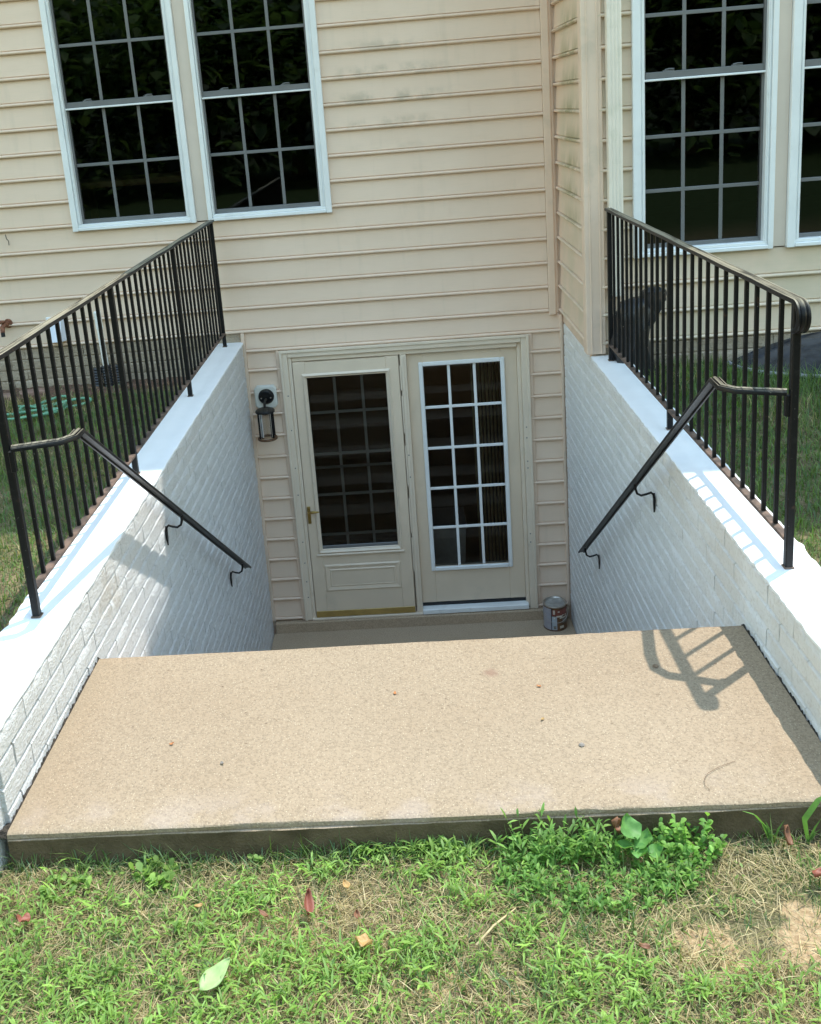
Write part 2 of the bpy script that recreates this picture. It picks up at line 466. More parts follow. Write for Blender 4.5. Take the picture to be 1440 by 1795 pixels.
# ------------------------------------------------------------------ mesh helpers
class MB:
    def __init__(s):
        s.v, s.f = [], []

    def add(s, vs, fs):
        o = len(s.v)
        s.v += [tuple(v) for v in vs]
        s.f += [tuple(i + o for i in f) for f in fs]
        return s

    def box(s, x0, x1, y0, y1, z0, z1):
        return s.add([(x0, y0, z0), (x1, y0, z0), (x1, y1, z0), (x0, y1, z0), (x0, y0, z1), (x1, y0, z1), (x1, y1, z1), (x0, y1, z1)],
                     [(0, 3, 2, 1), (4, 5, 6, 7), (0, 1, 5, 4), (1, 2, 6, 5), (2, 3, 7, 6), (3, 0, 4, 7)])

    def cbox(s, x0, x1, y0, y1, z0, z1, c=0.003):
        lo, hi = (x0, y0, z0), (x1, y1, z1)
        idx, vs = {}, []
        for sx in (0, 1):
            for sy in (0, 1):
                for sz in (0, 1):
                    sg = (sx, sy, sz)
                    for a in range(3):
                        p = []
                        for k in range(3):
                            q = hi[k] if sg[k] else lo[k]
                            if k != a:
                                q += -c if sg[k] else c
                            p.append(q)
                        idx[(sg, a)] = len(vs)
                        vs.append(p)
        fs = []
        for a in range(3):
            b_, c_ = (a + 1) % 3, (a + 2) % 3
            for sg in (0, 1):
                q = []
                for (u, w) in ((0, 0), (1, 0), (1, 1), (0, 1)):
                    t = [0, 0, 0]
                    t[a], t[b_], t[c_] = sg, u, w
                    q.append(idx[(tuple(t), a)])
                fs.append(tuple(q) if sg else tuple(reversed(q)))
        for a in range(3):                       # edges parallel to axis a
            b_, c_ = (a + 1) % 3, (a + 2) % 3
            for u in (0, 1):
                for w in (0, 1):
                    t0, t1 = [0, 0, 0], [0, 0, 0]
                    t0[b_] = t1[b_] = u
                    t0[c_] = t1[c_] = w
                    t1[a] = 1
                    t0, t1 = tuple(t0), tuple(t1)
                    q = (idx[(t0, b_)], idx[(t1, b_)], idx[(t1, c_)], idx[(t0, c_)])
                    fs.append(q if (u == w) else tuple(reversed(q)))
        for sx in (0, 1):
            for sy in (0, 1):
                for sz in (0, 1):
                    sg = (sx, sy, sz)
                    q = (idx[(sg, 0)], idx[(sg, 1)], idx[(sg, 2)])
                    fs.append(q if (sx + sy + sz) % 2 else tuple(reversed(q)))
        return s.add(vs, fs)

    def tube(s, path, r, n=8, caps=True):
        path = [Vector(p) for p in path]
        rs = r if isinstance(r, (list, tuple)) else [r] * len(path)
        t = (path[1] - path[0]).normalized()
        u = t.orthogonal().normalized()
        rings = []
        for i, p in enumerate(path):
            if i == 0:
                tn = (path[1] - path[0])
            elif i == len(path) - 1:
                tn = path[-1] - path[-2]
            else:
                tn = path[i + 1] - path[i - 1]
            tn = tn.normalized()
            u = (u - tn * u.dot(tn)).normalized()
            w = tn.cross(u)
            rings.append([p + (u * math.cos(2 * math.pi * k / n) + w * math.sin(2 * math.pi * k / n)) * rs[i] for k in range(n)])
        vs = [v for ring in rings for v in ring]
        fs = []
        for i in range(len(rings) - 1):
            for k in range(n):
                a, b_ = i * n + k, i * n + (k + 1) % n
                fs.append((a, b_, b_ + n, a + n))
        if caps:
            fs.append(tuple(reversed(range(n))))
            fs.append(tuple(range((len(rings) - 1) * n, len(rings) * n)))
        return s.add(vs, fs)

    def sweep(s, path, prof, lat, nor=None, flat_end=False):
        """closed profile (u along lat, w along normal) along a path; lat: one vector or one per point"""
        path = [Vector(p) for p in path]
        lats = lat if isinstance(lat, list) else [Vector(lat)] * len(path)
        rings = []
        n = len(path)
        for i, p in enumerate(path):
            if i == 0:
                tn = (path[1] - path[0]).normalized()
                k = 1.0
            elif i == n - 1:
                tn = (path[-1] - path[-2]).normalized()
                k = 1.0
            else:
                a, b_ = (path[i] - path[i - 1]).normalized(), (path[i + 1] - path[i]).normalized()
                tn = (a + b_).normalized()
                k = 1.0 / max(0.5, a.dot(tn))
            L = Vector(lats[i]).normalized()
            N = L.cross(tn).normalized()
            if nor is not None and N.dot(Vector(nor)) < 0 and i == 0:
                s._flip = True
            if getattr(s, '_flip', False):
                N = -N
            ring = [p + L * u + N * (w * k) for (u, w) in prof]
            if flat_end and i == n - 1:
                z = min(q.z for q in ring)
                ring = [q + tn * ((z - q.z) / tn.z) for q in ring]
            rings.append(ring)
        s._flip = False
        m = len(prof)
        vs = [v for r in rings for v in r]
        fs = []
        for i in range(n - 1):
            for k in range(m):
                a, b_ = i * m + k, i * m + (k + 1) % m
                fs.append((a, b_, b_ + m, a + m))
        fs.append(tuple(reversed(range(m))))
        fs.append(tuple(range((n - 1) * m, n * m)))
        return s.add(vs, fs)

    def lathe(s, prof, n=24, c=(0, 0, 0), a0=0.0, a1=None):
        """prof: list of (r, z)"""
        full = a1 is None
        a1 = a0 + 2 * math.pi if full else a1
        m = n if full else n + 1
        vs = []
        for (r, z) in prof:
            for k in range(m):
                t = a0 + (a1 - a0) * k / n
                vs.append((c[0] + r * math.cos(t), c[1] + r * math.sin(t), c[2] + z))
        fs = []
        for i in range(len(prof) - 1):
            for k in range(n):
                k2 = (k + 1) % m
                fs.append((i * m + k, i * m + k2, (i + 1) * m + k2, (i + 1) * m + k))
        return s.add(vs, fs)


def ob(name, mb, mat, parent=None, smooth=False, recalc=True):
    me = bpy.data.meshes.new(name)
    me.from_pydata(mb.v, [], mb.f)
    if recalc:
        bm = bmesh.new()
        bm.from_mesh(me)
        bmesh.ops.recalc_face_normals(bm, faces=bm.faces)
        bm.to_mesh(me)
        bm.free()
    me.materials.append(MAT[mat] if isinstance(mat, str) else mat)
    if smooth:
        me.shade_smooth()
        if smooth != 'all':
            me.set_sharp_from_angle(angle=math.radians(35))
    o = bpy.data.objects.new(name, me)
    COL.objects.link(o)
    o.parent = parent
    return o


def tag(o, label=None, cat=None, group=None, kind=None):
    if label:
        o['label'] = label
    if cat:
        o['category'] = cat
    if group:
        o['group'] = group
    if kind:
        o['kind'] = kind
    return o


def thing(name, label, cat, group=None):
    o = bpy.data.objects.new(name, None)
    o.empty_display_size = 0.1
    COL.objects.link(o)
    return tag(o, label, cat, group)


# ------------------------------------------------------------------ key dimensions (metres)
XL, XR = -1.112, 1.105          # inner brick faces of the stairwell
OL, OR = -1.305, 1.297          # outer faces
ZC, ZS, ZF = 2.160, 1.896, -0.085
YS0, YS1 = -4.602, -3.721       # landing front / back edge
D = -1.031                      # front plane of the projecting part of the house
ZG = 1.788


def sstep(a, b, x):
    t = np.clip((x - a) / (b - a), 0, 1)
    return t * t * (3 - 2 * t)


def ground_h(x, y):
    x, y = np.asarray(x, float), np.asarray(y, float)
    t = sstep(-4.7, -2.6, y)
    side = sstep(0.3, 1.2, np.abs(x))
    left = 0.13 * t * (x < 0)
    right = 0.26 * sstep(-4.7, -1.2, y) * (x > 0)
    far = -0.9 * sstep(-7.5, -30.0, -(-y)) * 0
    return ZG + side * (left + right) + far


# ------------------------------------------------------------------ lawn sheet
def build_lawn():
    xs = sorted(set([-90, -50, -25, -15, -8.5, 8.5, 15, 25, 50, 90, OL, OR, 1.10] + [round(-6 + 0.25 * i, 3) for i in range(49)]))
    ys = sorted(set([-90, -50, -30, -20, -14, -10, -8, 0.0, D, YS0, 9.0, 20, 40, 90] + [round(-7 + 0.25 * i, 3) for i in range(32)]))
    V, F, ix = [], [], {}
    for j, y in enumerate(ys):
        for i, x in enumerate(xs):
            ix[(i, j)] = len(V)
            V.append((x, y, float(ground_h(x, y))))
    for j in range(len(ys) - 1):
        for i in range(len(xs) - 1):
            cx, cy = (xs[i] + xs[i + 1]) / 2, (ys[j] + ys[j + 1]) / 2
            if OL < cx < OR and YS0 < cy < 0:
                continue
            if -8.5 < cx < 8.5 and 0 < cy < 9:
                continue
            if 1.10 < cx < 8.5 and D < cy < 9:
                continue
            F.append((ix[(i, j)], ix[(i + 1, j)], ix[(i + 1, j + 1)], ix[(i, j + 1)]))
    mb = MB()
    mb.v, mb.f = V, F
    o = ob('lawn', mb, 'lawn', smooth='all', recalc=False)
    tag(o, kind='structure')


build_lawn()

# ------------------------------------------------------------------ house
house = thing('house', 'beige vinyl sided house with white windows and a basement entrance', 'house')

Z_LOW = [0.006 + 0.1612 * k for k in range(13)] + [2.083]
Z_UP = [2.225 + 0.1635 * k for k in range(18)]
Z_BUMP = [2.225 + 0.165 * k for k in range(18)]

WINS = [  # x0, x1, zb, zt, glass x0, x1, glass zb, meeting, rows, plane y
    (-2.183, -1.334, 3.012, 4.66, -2.112, -1.408, 3.085, 3.815, 2, 0.0),
    (-1.250, -0.410, 3.012, 4.66, -1.196, -0.496, 3.085, 3.815, 2, 0.0),
    (1.352, 2.130, 2.722, 4.70, 1.432, 2.066, 2.790, 3.692, 3, D),
    (2.207, 2.985, 2.722, 4.70, 2.287, 2.921, 2.790, 3.692, 3, D),
]
OPEN0 = [(-2.183, -0.410, 3.012, 4.66), (-0.865, 0.865, -0.2, 2.083)]
OPENB = [(1.352, 2.985, 2.722, 4.70)]
PROF = [(0.0, 0.0), (0.014, 0.0), (0.0225, 0.0018), (0.0268, 0.0072), (0.0268, 0.0128), (0.0220, 0.0186), (0.0140, 0.0204),
        (0.0060, 0.0216), (0.0060, 0.0242), (0.0135, 0.0262)]


def clip_poly(poly, z, keep_above):
    out = []
    n = len(poly)
    for i in range(n):
        a, b_ = poly[i], poly[(i + 1) % n]
        ia = (a[1] >= z) if keep_above else (a[1] <= z)
        ib = (b_[1] >= z) if keep_above else (b_[1] <= z)
        if ia:
            out.append(a)
        if ia != ib:
            t = (z - a[1]) / (b_[1] - a[1])
            out.append((a[0] + t * (b_[0] - a[0]), z))
    return out


def board(parent, a0, a1, zb, zt, za, zz, place, push=0.0):
    """one siding course piece; place maps (along, out, z) to the world"""
    h = zt - zb
    poly = [(o + push, zb + q) for o, q in PROF] + [(0.003 + push, zb + h + 0.003), (0.0, zb + h + 0.003)]
    if za > zb:
        poly = clip_poly(poly, za, True)
    if zz < zt:
        poly = clip_poly(poly, zz, False)
    if len(poly) < 3:
        return
    n = len(poly)
    mb = MB()
    mb.add([place(a, o, z) for a in (a0, a1) for o, z in poly],
           [tuple(reversed(range(n))), tuple(range(n, 2 * n))] + [(i, (i + 1) % n, n + (i + 1) % n, n + i) for i in range(n)])
    return ob('siding_board', mb, 'siding', parent)


def courses(parent, zs, x0, x1, opens, place, seams=True):
    for zb, zt in zip(zs[:-1], zs[1:]):
        cuts = sorted(set([x0, x1] + [min(max(v, x0), x1) for o in opens for v in o[:2]]))
        spans = []
        for a, b_ in zip(cuts[:-1], cuts[1:]):
            if b_ - a < 1e-4:
                continue
            m = (a + b_) / 2
            lo, hi, gone = zb, zt, False
            for (ox0, ox1, oz0, oz1) in opens:
                if ox0 <= m <= ox1:
                    if oz0 <= zb + 0.004 and oz1 >= zt - 0.004:
                        gone = True
                    elif oz0 < zt and oz0 > zb:
                        hi = min(hi, oz0)
                    elif oz1 > zb and oz1 < zt:
                        lo = max(lo, oz1)
            if gone:
                continue
            if spans and abs(spans[-1][1] - a) < 1e-6 and spans[-1][2:] == [lo, hi]:
                spans[-1][1] = b_
            else:
                spans.append([a, b_, lo, hi])
        for a, b_, lo, hi in spans:
            if seams and b_ - a > 1.3 and lo == zb and hi == zt:
                s = a + (b_ - a) * R_.uniform(0.25, 0.75)
                board(parent, a, s + 0.012, zb, zt, lo, hi, place, 0.0020)
                board(parent, s, b_, zb, zt, lo, hi, place)
            else:
                board(parent, a, b_, zb, zt, lo, hi, place)


def wall_rects(x0, x1, z0, z1, opens):
    xs = sorted(set([x0, x1] + [min(max(v, x0), x1) for o in opens for v in o[:2]]))
    zs = sorted(set([z0, z1] + [min(max(v, z0), z1) for o in opens for v in o[2:]]))
    r = []
    for a, b_ in zip(xs[:-1], xs[1:]):
        for c, d in zip(zs[:-1], zs[1:]):
            mx, mz = (a + b_) / 2, (c + d) / 2
            if any(o[0] < mx < o[1] and o[2] < mz < o[3] for o in opens):
                continue
            r.append((a, b_, c, d))
    return r


# sheathing behind the boards (openings left free)
mb = MB()
for a, b_, c, d in wall_rects(-8.5, 1.16, -0.2, 8.2, OPEN0):
    mb.box(a, b_, 0.002, 0.12, c, d)
ob('wall', mb, 'trim', house)
mb = MB()
for a, b_, c, d in wall_rects(1.113, 8.5, 1.6, 8.2, OPENB):
    mb.box(a, b_, D + 0.002, D + 0.12, c, d)
mb.box(1.109, 1.16, D + 0.121, 0.0, 2.15, 8.2)
ob('wall', mb, 'trim', house)
mb = MB()
mb.box(-8.5, 8.5, 8.9, 9.0, -0.2, 8.2)
mb.box(-8.6, -8.501, 0.0, 9.0, -0.2, 8.2)
mb.box(8.501, 8.6, D, 9.0, -0.2, 8.2)
ob('wall', mb, 'trim', house)

F0 = lambda a, o, z: (a, -o, z)
FB = lambda a, o, z: (a, D - o, z)
FS = lambda a, o, z: (XR + 0.004 - o, a, z)
courses(house, Z_UP, -4.2, 1.012, OPEN0, F0)
courses(house, [2.083, 2.225], -1.095, 1.085, OPEN0, F0, seams=False)
courses(house, Z_LOW[:13] + [2.083], -1.095, 1.085, OPEN0, F0, seams=False)
courses(house, Z_BUMP, 1.172, 5.5, OPENB, FB)
courses(house, Z_BUMP, D + 0.055, -0.005, [], FS, seams=False)

# foundation showing below the siding
fw = ob('foundation_wall', MB().box(-8.5, OL - 0.002, -0.004, 0.10, 1.2, 2.222), 'found', house)
fw2 = ob('foundation_wall', MB().box(1.30, 8.5, D - 0.004, D + 0.10, 1.2, 2.222), 'found', house)


def brick_variants(n, L=0.2080, H=0.0748, T=0.0135, rough=0.0011, nx=3, nz=2):
    """rough faced facing bricks; u along, w up, out = proud of the wall"""
    res = []
    for k in range(n):
        rr = random.Random(100 + k)
        vs, fs = [], []
        us = [-L / 2 + L * i / nx for i in range(nx + 1)]
        ws = [-H / 2 + H * j / nz for j in range(nz + 1)]
        idx = {}
        c = 0.0012
        for j, w in enumerate(ws):
            for i, u in enumerate(us):
                edge = i in (0, nx) or j in (0, nz)
                uu = u * (1 - 2 * c / L) + (rr.uniform(-.001, .001) if edge else rr.uniform(-.004, .004))
                ww = -H / 2 + 0.002 + (w + H / 2) / H * (H - 0.0150) + rr.uniform(-.0006, .0006)
                t = T - (0.0012 if i in (0, nx) else 0) + rr.uniform(-rough, rough)
                idx[(i, j)] = len(vs)
                vs.append((uu, t, ww))
        for j in range(nz):
            for i in range(nx):
                a, b_, c_, d = idx[(i, j)], idx[(i + 1, j)], idx[(i + 1, j + 1)], idx[(i, j + 1)]
                fs += [(a, b_, c_, d)]
        rim = [(i, 0) for i in range(nx + 1)] + [(nx, j) for j in range(1, nz + 1)] + [(i, nz) for i in range(nx - 1, -1, -1)] + [(0, j) for j in range(nz - 1, 0, -1)]
        back = []
        for (i, j) in rim:
            back.append(len(vs))
            vs.append((us[i] + rr.uniform(-.001, .001), -0.002, ws[j]))
        for q in range(len(rim)):
            q2 = (q + 1) % len(rim)
            fs.append((idx[rim[q]], back[q], back[q2], idx[rim[q2]]))
        res.append((vs, fs))
    return res


def brick_meshes(name, variants, mat, place):
    out = []
    for vs, fs in variants:
        mb = MB().add([place(v) for v in vs], fs)
        me = bpy.data.meshes.new(name)
        me.from_pydata(mb.v, [], mb.f)
        bm = bmesh.new()
        bm.from_mesh(me)
        bmesh.ops.recalc_face_normals(bm, faces=bm.faces)
        bm.to_mesh(me)
        bm.free()
        me.materials.append(MAT[mat])
        me.shade_smooth()
        me.set_sharp_from_angle(angle=math.radians(48))
        out.append(me)
    return out


BV = brick_variants(14)
BVH = brick_variants(4, L=0.095, nx=2)
fb = brick_meshes('brick', brick_variants(8, rough=0.0045), 'found', lambda v: (v[0], -v[1], v[2]))
for k, z in enumerate([2.185 - 0.075 * i for i in range(7)]):
    x = -3.4 + (0.105 if k % 2 else 0)
    while x < OL - 0.11:
        o = bpy.data.objects.new('brick', R_.choice(fb))
        o.location = (x, -0.004, z)
        o.parent = fw
        COL.objects.link(o)
        x += 0.21
    if k < 4:
        x = 1.42 + (0.105 if k % 2 else 0)
        while x < 3.0:
            o = bpy.data.objects.new('brick', R_.choice(fb))
            o.location = (x, D - 0.004, z)
            o.parent = fw2
            COL.objects.link(o)
            x += 0.21

# trims: corner posts, inside corner, J-channels
mb = MB().cbox(1.014, 1.062, -0.030, 0.0, 2.205, 5.2, 0.003).cbox(1.062, 1.082, -0.014, 0.0, 2.215, 5.2, 0.002)
ob('inside_corner_trim', mb, 'trim', house)
mb = MB()
mb.cbox(XR - 0.026, 1.190, D - 0.026, D - 0.001, 2.172, 5.2, 0.003)
mb.cbox(XR - 0.026, XR + 0.003, D - 0.001, D + 0.068, 2.172, 5.2, 0.003)
ob('corner_post', mb, 'trim', house)
for x in (1.110, 1.165):
    ob('corner_bead', MB().cbox(x - 0.004, x + 0.004, D - 0.031, D - 0.024, 2.1725, 5.2, 0.0015), 'trim', house)
ob('j_channel', MB().cbox(-1.122, -1.096, -0.026, 0.0, 0.0, 2.224, 0.003), 'trim', house)
ob('j_channel', MB().cbox(1.084, 1.104, -0.026, 0.0, 0.0, 2.204, 0.003), 'trim', house)
ob('j_channel', MB().cbox(-0.890, -0.867, -0.024, 0.0, 0.0, 2.083, 0.003), 'trim', house)
ob('j_channel', MB().cbox(0.867, 0.890, -0.024, 0.0, 0.0, 2.083, 0.003), 'trim', house)
ob('j_channel', MB().cbox(-0.890, 0.890, -0.0235, 0.0, 2.0835, 2.100, 0.003), 'trim', house)
# the beige strips between paired windows
ob('mullion_strip', MB().cbox(-1.333, -1.251, -0.012, 0.12, 3.02, 4.66, 0.002), 'mull', house)
ob('mullion_strip', MB().cbox(2.131, 2.206, D - 0.012, D + 0.12, 2.73, 4.70, 0.002), 'mull', house)
# second storey band, eaves and roof (above the picture, they throw the shade)
ob('roof', MB().box(-8.8, 1.0, -0.93, 9.3, 8.2, 8.35), 'roof', house)
ob('roof', MB().box(1.001, 8.8, -1.36, 9.3, 8.2, 8.35), 'roof', house)
mb = MB()
mb.add([(-8.8, -0.93, 8.351), (8.8, -0.93, 8.351), (8.8, 9.3, 8.351), (-8.8, 9.3, 8.351), (-8.8, 4, 11.2), (8.8, 4, 11.2)],
       [(0, 1, 5, 4), (1, 2, 5), (2, 3, 4, 5), (3, 0, 4)])
ob('roof', mb, 'roof', house)
# rooms behind the glass
mb = MB()
for (x0, x1, y0, y1, z0, z1) in ((-6, 6, 0.121, 5, -0.08, 2.2), (-6, 1.10, 0.121, 5, 2.3, 5.0), (1.165, 6, D + 0.121, 5, 2.3, 5.0)):
    mb.add([(x0, y0, z0), (x1, y0, z0), (x1, y1, z0), (x0, y1, z0), (x0, y0, z1), (x1, y0, z1), (x1, y1, z1), (x0, y1, z1)],
           [(0, 1, 2, 3), (4, 5, 6, 7), (1, 2, 6, 5), (2, 3, 7, 6), (3, 0, 4, 7)])
ob('interior_room', mb, 'interior', house, recalc=False)


# ------------------------------------------------------------------ windows
def window(x0, x1, zb, zt, gx0, gx1, gzb, meet, rows, yp):
    w = bpy.data.objects.new('window', None)
    COL.objects.link(w)
    w.parent = house
    gzt = 2 * meet - gzb + 0.03
    mb = MB()
    s1, s2 = (gx0 - x0) * 0.55, (gx0 - x0)
    r1 = (x1 - gx1) * 0.45
    # flat outer casing
    mb.cbox(x0, x0 + s1, yp - 0.040, yp + 0.0, zb, zt, 0.003)
    mb.cbox(x1 - r1, x1, yp - 0.040, yp + 0.0, zb, zt, 0.003)
    mb.cbox(x0 + s1 + .0005, x1 - r1 - .0005, yp - 0.040, yp + 0.0, zt - 0.05, zt, 0.003)
    # sloping sill with a nose
    mb.cbox(x0 + s1 + .0005, x1 - r1 - .0005, yp - 0.043, yp + 0.0, zb + 0.002, zb + 0.026, 0.004)
    mb.cbox(x0 + s1 + .0005, x1 - r1 - .0005, yp - 0.030, yp + 0.06, zb + 0.0265, zb + 0.045, 0.003)
    # stepped inner tracks
    for a, b_ in ((x0 + s1 + .0005, gx0 - 0.012), (gx1 + 0.012, x1 - r1 - .0005)):
        mb.cbox(a, b_, yp - 0.028, yp + 0.06, zb + 0.0455, zt - 0.0505, 0.002)
        m = (a + b_) / 2
        mb.cbox(m - 0.003, m + 0.003, yp - 0.034, yp - 0.0285, zb + 0.046, zt - 0.051, 0.001)
    ob('frame', mb, 'white', w)
    # sashes
    for zlo, zhi, dy in ((gzb - 0.036, meet - 0.006, 0.012), (meet + 0.006, gzt + 0.03, 0.0)):
        y0, y1 = yp + 0.002 + dy, yp + 0.034 + dy
        mb = MB()
        mb.cbox(gx0 - 0.0115, gx0, y0, y1, zlo, zhi, 0.002)
        mb.cbox(gx1, gx1 + 0.0115, y0, y1, zlo, zhi, 0.002)
        mb.cbox(gx0 + .0005, gx1 - .0005, y0, y1, zlo, zlo + 0.036, 0.002)
        if dy == 0.0:
            mb.cbox(gx0 + .0005, gx1 - .0005, y0, y1, zhi - 0.03, zhi, 0.002)
        sash = ob('sash', mb, 'sash', w)
        a = zlo + 0.036
        b_ = zhi if dy else zhi - 0.03
        yg = yp + 0.020 + dy
        bars = MB()
        for c in (1, 2):
            xc = gx0 + (gx1 - gx0) * c / 3
            bars_ = MB().cbox(xc - 0.0105, xc + 0.0105, yg - 0.007, yg - 0.0005, a, b_, 0.002)
            ob('muntin', bars_, 'sash', w)
        for r in range(1, rows):
            zc = a + (b_ - a) * r / rows
            ob('muntin', MB().cbox(gx0, gx1, yg - 0.0075, yg - 0.0008, zc - 0.0105, zc + 0.0105, 0.002), 'sash', w)
        for c in range(3):
            for r in range(rows):
                xa, xb = gx0 + (gx1 - gx0) * c / 3, gx0 + (gx1 - gx0) * (c + 1) / 3
                za, zc = a + (b_ - a) * r / rows, a + (b_ - a) * (r + 1) / rows
                ob('pane', MB().add([(xa, yg, za), (xb, yg, za), (xb, yg, zc), (xa, yg, zc)], [(0, 1, 2, 3)]), 'glass', w, recalc=False)
    # white check rail under the meeting rail and two latches
    ob('check_rail', MB().cbox(gx0 - 0.0115, gx1 + 0.0115, yp - 0.004, yp + 0.012, meet - 0.0062, meet + 0.0055, 0.002), 'white', w)
    for t in (0.2, 0.78):
        xc = gx0 + (gx1 - gx0) * t
        mb = MB().cbox(xc - 0.03, xc + 0.03, yp + 0.006, yp + 0.018, meet + 0.0425, meet + 0.048, 0.001)
        mb.tube([(xc - 0.02, yp + 0.012, meet + 0.050), (xc, yp + 0.006, meet + 0.054), (xc + 0.028, yp + 0.004, meet + 0.053)], 0.0035, 6)
        ob('latch', mb, 'sash', w)
    for t in (0.28, 0.74):
        xc = gx0 + (gx1 - gx0) * t
        ob('sash_lift', MB().cbox(xc - 0.022, xc + 0.022, yp + 0.010, yp + 0.0135, gzb - 0.024, gzb - 0.014, 0.001), 'sash', w)
    return w


for wdef in WINS:
    window(*wdef)

# ------------------------------------------------------------------ basement doors
du = bpy.data.objects.new('door_frame', None)
COL.objects.link(du)
du.parent = house
mb = MB()
for sx in (-1, 1):
    a, b_ = sorted((sx * 0.865, sx * 0.812))
    mb.cbox(a, b_, -0.034, 0.02, 0.0, 2.081, 0.004)
    a, b_ = sorted((sx * 0.8665, sx * 0.848))
    mb.cbox(a, b_, -0.044, -0.0345, 0.0, 2.0825, 0.002)
    a, b_ = sorted((sx * 0.8115, sx * 0.786))
    mb.cbox(a, b_, -0.022 if sx < 0 else 0.0, 0.10, 0.0, 2.028, 0.003)
mb.cbox(-0.8115, 0.8115, -0.034, 0.02, 2.029, 2.081, 0.004)
mb.cbox(-0.8475, 0.8475, -0.044, -0.0345, 2.064, 2.0825, 0.002)
mb.cbox(-0.7855, 0.7855, -0.012, 0.10, 1.994, 2.0285, 0.003)
ob('casing', mb, 'door_case', du)
mb = MB().cbox(-0.028, 0.016, -0.022, 0.10, 0.0, 1.9935, 0.003)
mb.cbox(-0.022, -0.002, -0.030, -0.0225, 0.02, 1.98, 0.002)
ob('mullion_post', mb, 'door_case', du)
for z0, z1 in ((0.35, 0.62), (0.66, 0.93), (1.02, 1.33), (1.42, 1.70), (1.74, 1.92)):
    ob('hinge_strip', MB().cbox(-0.034, -0.024, -0.034, -0.0305, z0, z1, 0.001), 'door_case', du)
mb = MB().cbox(0.016, 0.80, -0.045, 0.10, 0.0, 0.038, 0.004)
ob('threshold', mb, 'white', du)
ob('threshold', MB().cbox(-0.812, 0.0155, -0.040, 0.10, -0.004, 0.012, 0.003), 'door_case', du)
ob('door_sweep', MB().box(0.018, 0.785, 0.020, 0.06, 0.0385, 0.062), 'dark', du)
for k in range(16):
    x = R_.choice((-0.83, 0.83, -0.01))
    z = R_.uniform(0.15, 1.95)
    y = -0.0345 if abs(x) > 0.5 else -0.0305
    ob('screw', MB().lathe([(0.0, 0.0025), (0.004, 0.002), (0.005, 0.0)], 8), 'sash', du).matrix_local = Matrix.Translation((x, y, z)) @ Matrix.Rotation(math.radians(90), 4, 'X')


def lite(parent, x0, x1, z0, z1, y, cols, rows, bw, mat_bar, mat_glass, extra_h=()):
    for c in range(1, cols):
        xc = x0 + (x1 - x0) * c / cols
        ob('muntin', MB().cbox(xc - bw / 2, xc + bw / 2, y - 0.008, y - 0.0008, z0, z1, 0.002), mat_bar, parent)
    for r in range(1, rows):
        zc = z0 + (z1 - z0) * r / rows
        ob('muntin', MB().cbox(x0, x1, y - 0.0088, y - 0.0012, zc - bw / 2, zc + bw / 2, 0.002), mat_bar, parent)
    for c in range(cols):
        for r in range(rows):
            xa, xb = x0 + (x1 - x0) * c / cols, x0 + (x1 - x0) * (c + 1) / cols
            za, zb = z0 + (z1 - z0) * r / rows, z0 + (z1 - z0) * (r + 1) / rows
            ob('pane', MB().add([(xa, y, za), (xb, y, za), (xb, y, zb), (xa, y, zb)], [(0, 1, 2, 3)]), mat_glass, parent, recalc=False)


def ring_frame(mb, x0, x1, z0, z1, w, y0, y1, c=0.003):
    mb.cbox(x0, x0 + w, y0, y1, z0, z1, c)
    mb.cbox(x1 - w, x1, y0, y1, z0, z1, c)
    mb.cbox(x0 + w + .0004, x1 - w - .0004, y0, y1, z0, z0 + w, c)
    mb.cbox(x0 + w + .0004, x1 - w - .0004, y0, y1, z1 - w, z1, c)


def slab_with_hole(mb, x0, x1, z0, z1, hx0, hx1, hz0, hz1, y0, y1, c=0.003):
    mb.cbox(x0, hx0, y0, y1, z0, z1, c)
    mb.cbox(hx1, x1, y0, y1, z0, z1, c)
    mb.box(hx0, hx1, y0 + 0.0002, y1, z0 + c, hz0)
    mb.box(hx0, hx1, y0 + 0.0002, y1, hz1, z1 - c)


# storm door
sd = bpy.data.objects.new('storm_door', None)
COL.objects.link(sd)
sd.parent = house
sd['label'] = 'beige storm door with brass handle and gold kick strip'
mb = MB()
slab_with_hole(mb, -0.782, -0.038, 0.014, 1.990, -0.694, -0.130, 0.560, 1.875, -0.026, 0.012)
ob('door_panel', mb, 'door_beige', sd)
mb = MB()
gx0, gx1, gz0, gz1 = -0.694, -0.130, 0.560, 1.875
w = 0.030                                   # mitred bevel moulding round the glass
outer = [(gx0 - w, gz0 - w), (gx1 + w, gz0 - w), (gx1 + w, gz1 + w), (gx0 - w, gz1 + w)]
inner = [(gx0 + .004, gz0 + .004), (gx1 - .004, gz0 + .004), (gx1 - .004, gz1 - .004), (gx0 + .004, gz1 - .004)]
ridge = [(gx0 - w * .55, gz0 - w * .55), (gx1 + w * .55, gz0 - w * .55), (gx1 + w * .55, gz1 + w * .55), (gx0 - w * .55, gz1 + w * .55)]
vs = [(x, -0.0262, z) for x, z in outer] + [(x, -0.041, z) for x, z in ridge] + [(x, -0.016, z) for x, z in inner]
fs = []
for k in range(4):
    k2 = (k + 1) % 4
    fs += [(k, k2, 4 + k2, 4 + k), (4 + k, 4 + k2, 8 + k2, 8 + k)]
mb.add(vs, fs)
ob('glass_moulding', mb, 'door_case', sd, recalc=False)
ob('drip_ledge', MB().cbox(gx0 - 0.040, gx1 + 0.040, -0.046, -0.0265, gz0 - 0.042, gz0 - 0.028, 0.004), 'door_case', sd)
ob('pane', MB().add([(gx0, -0.004, gz0), (gx1, -0.004, gz0), (gx1, -0.004, gz1), (gx0, -0.004, gz1)], [(0, 1, 2, 3)]), 'glass_d', sd, recalc=False)
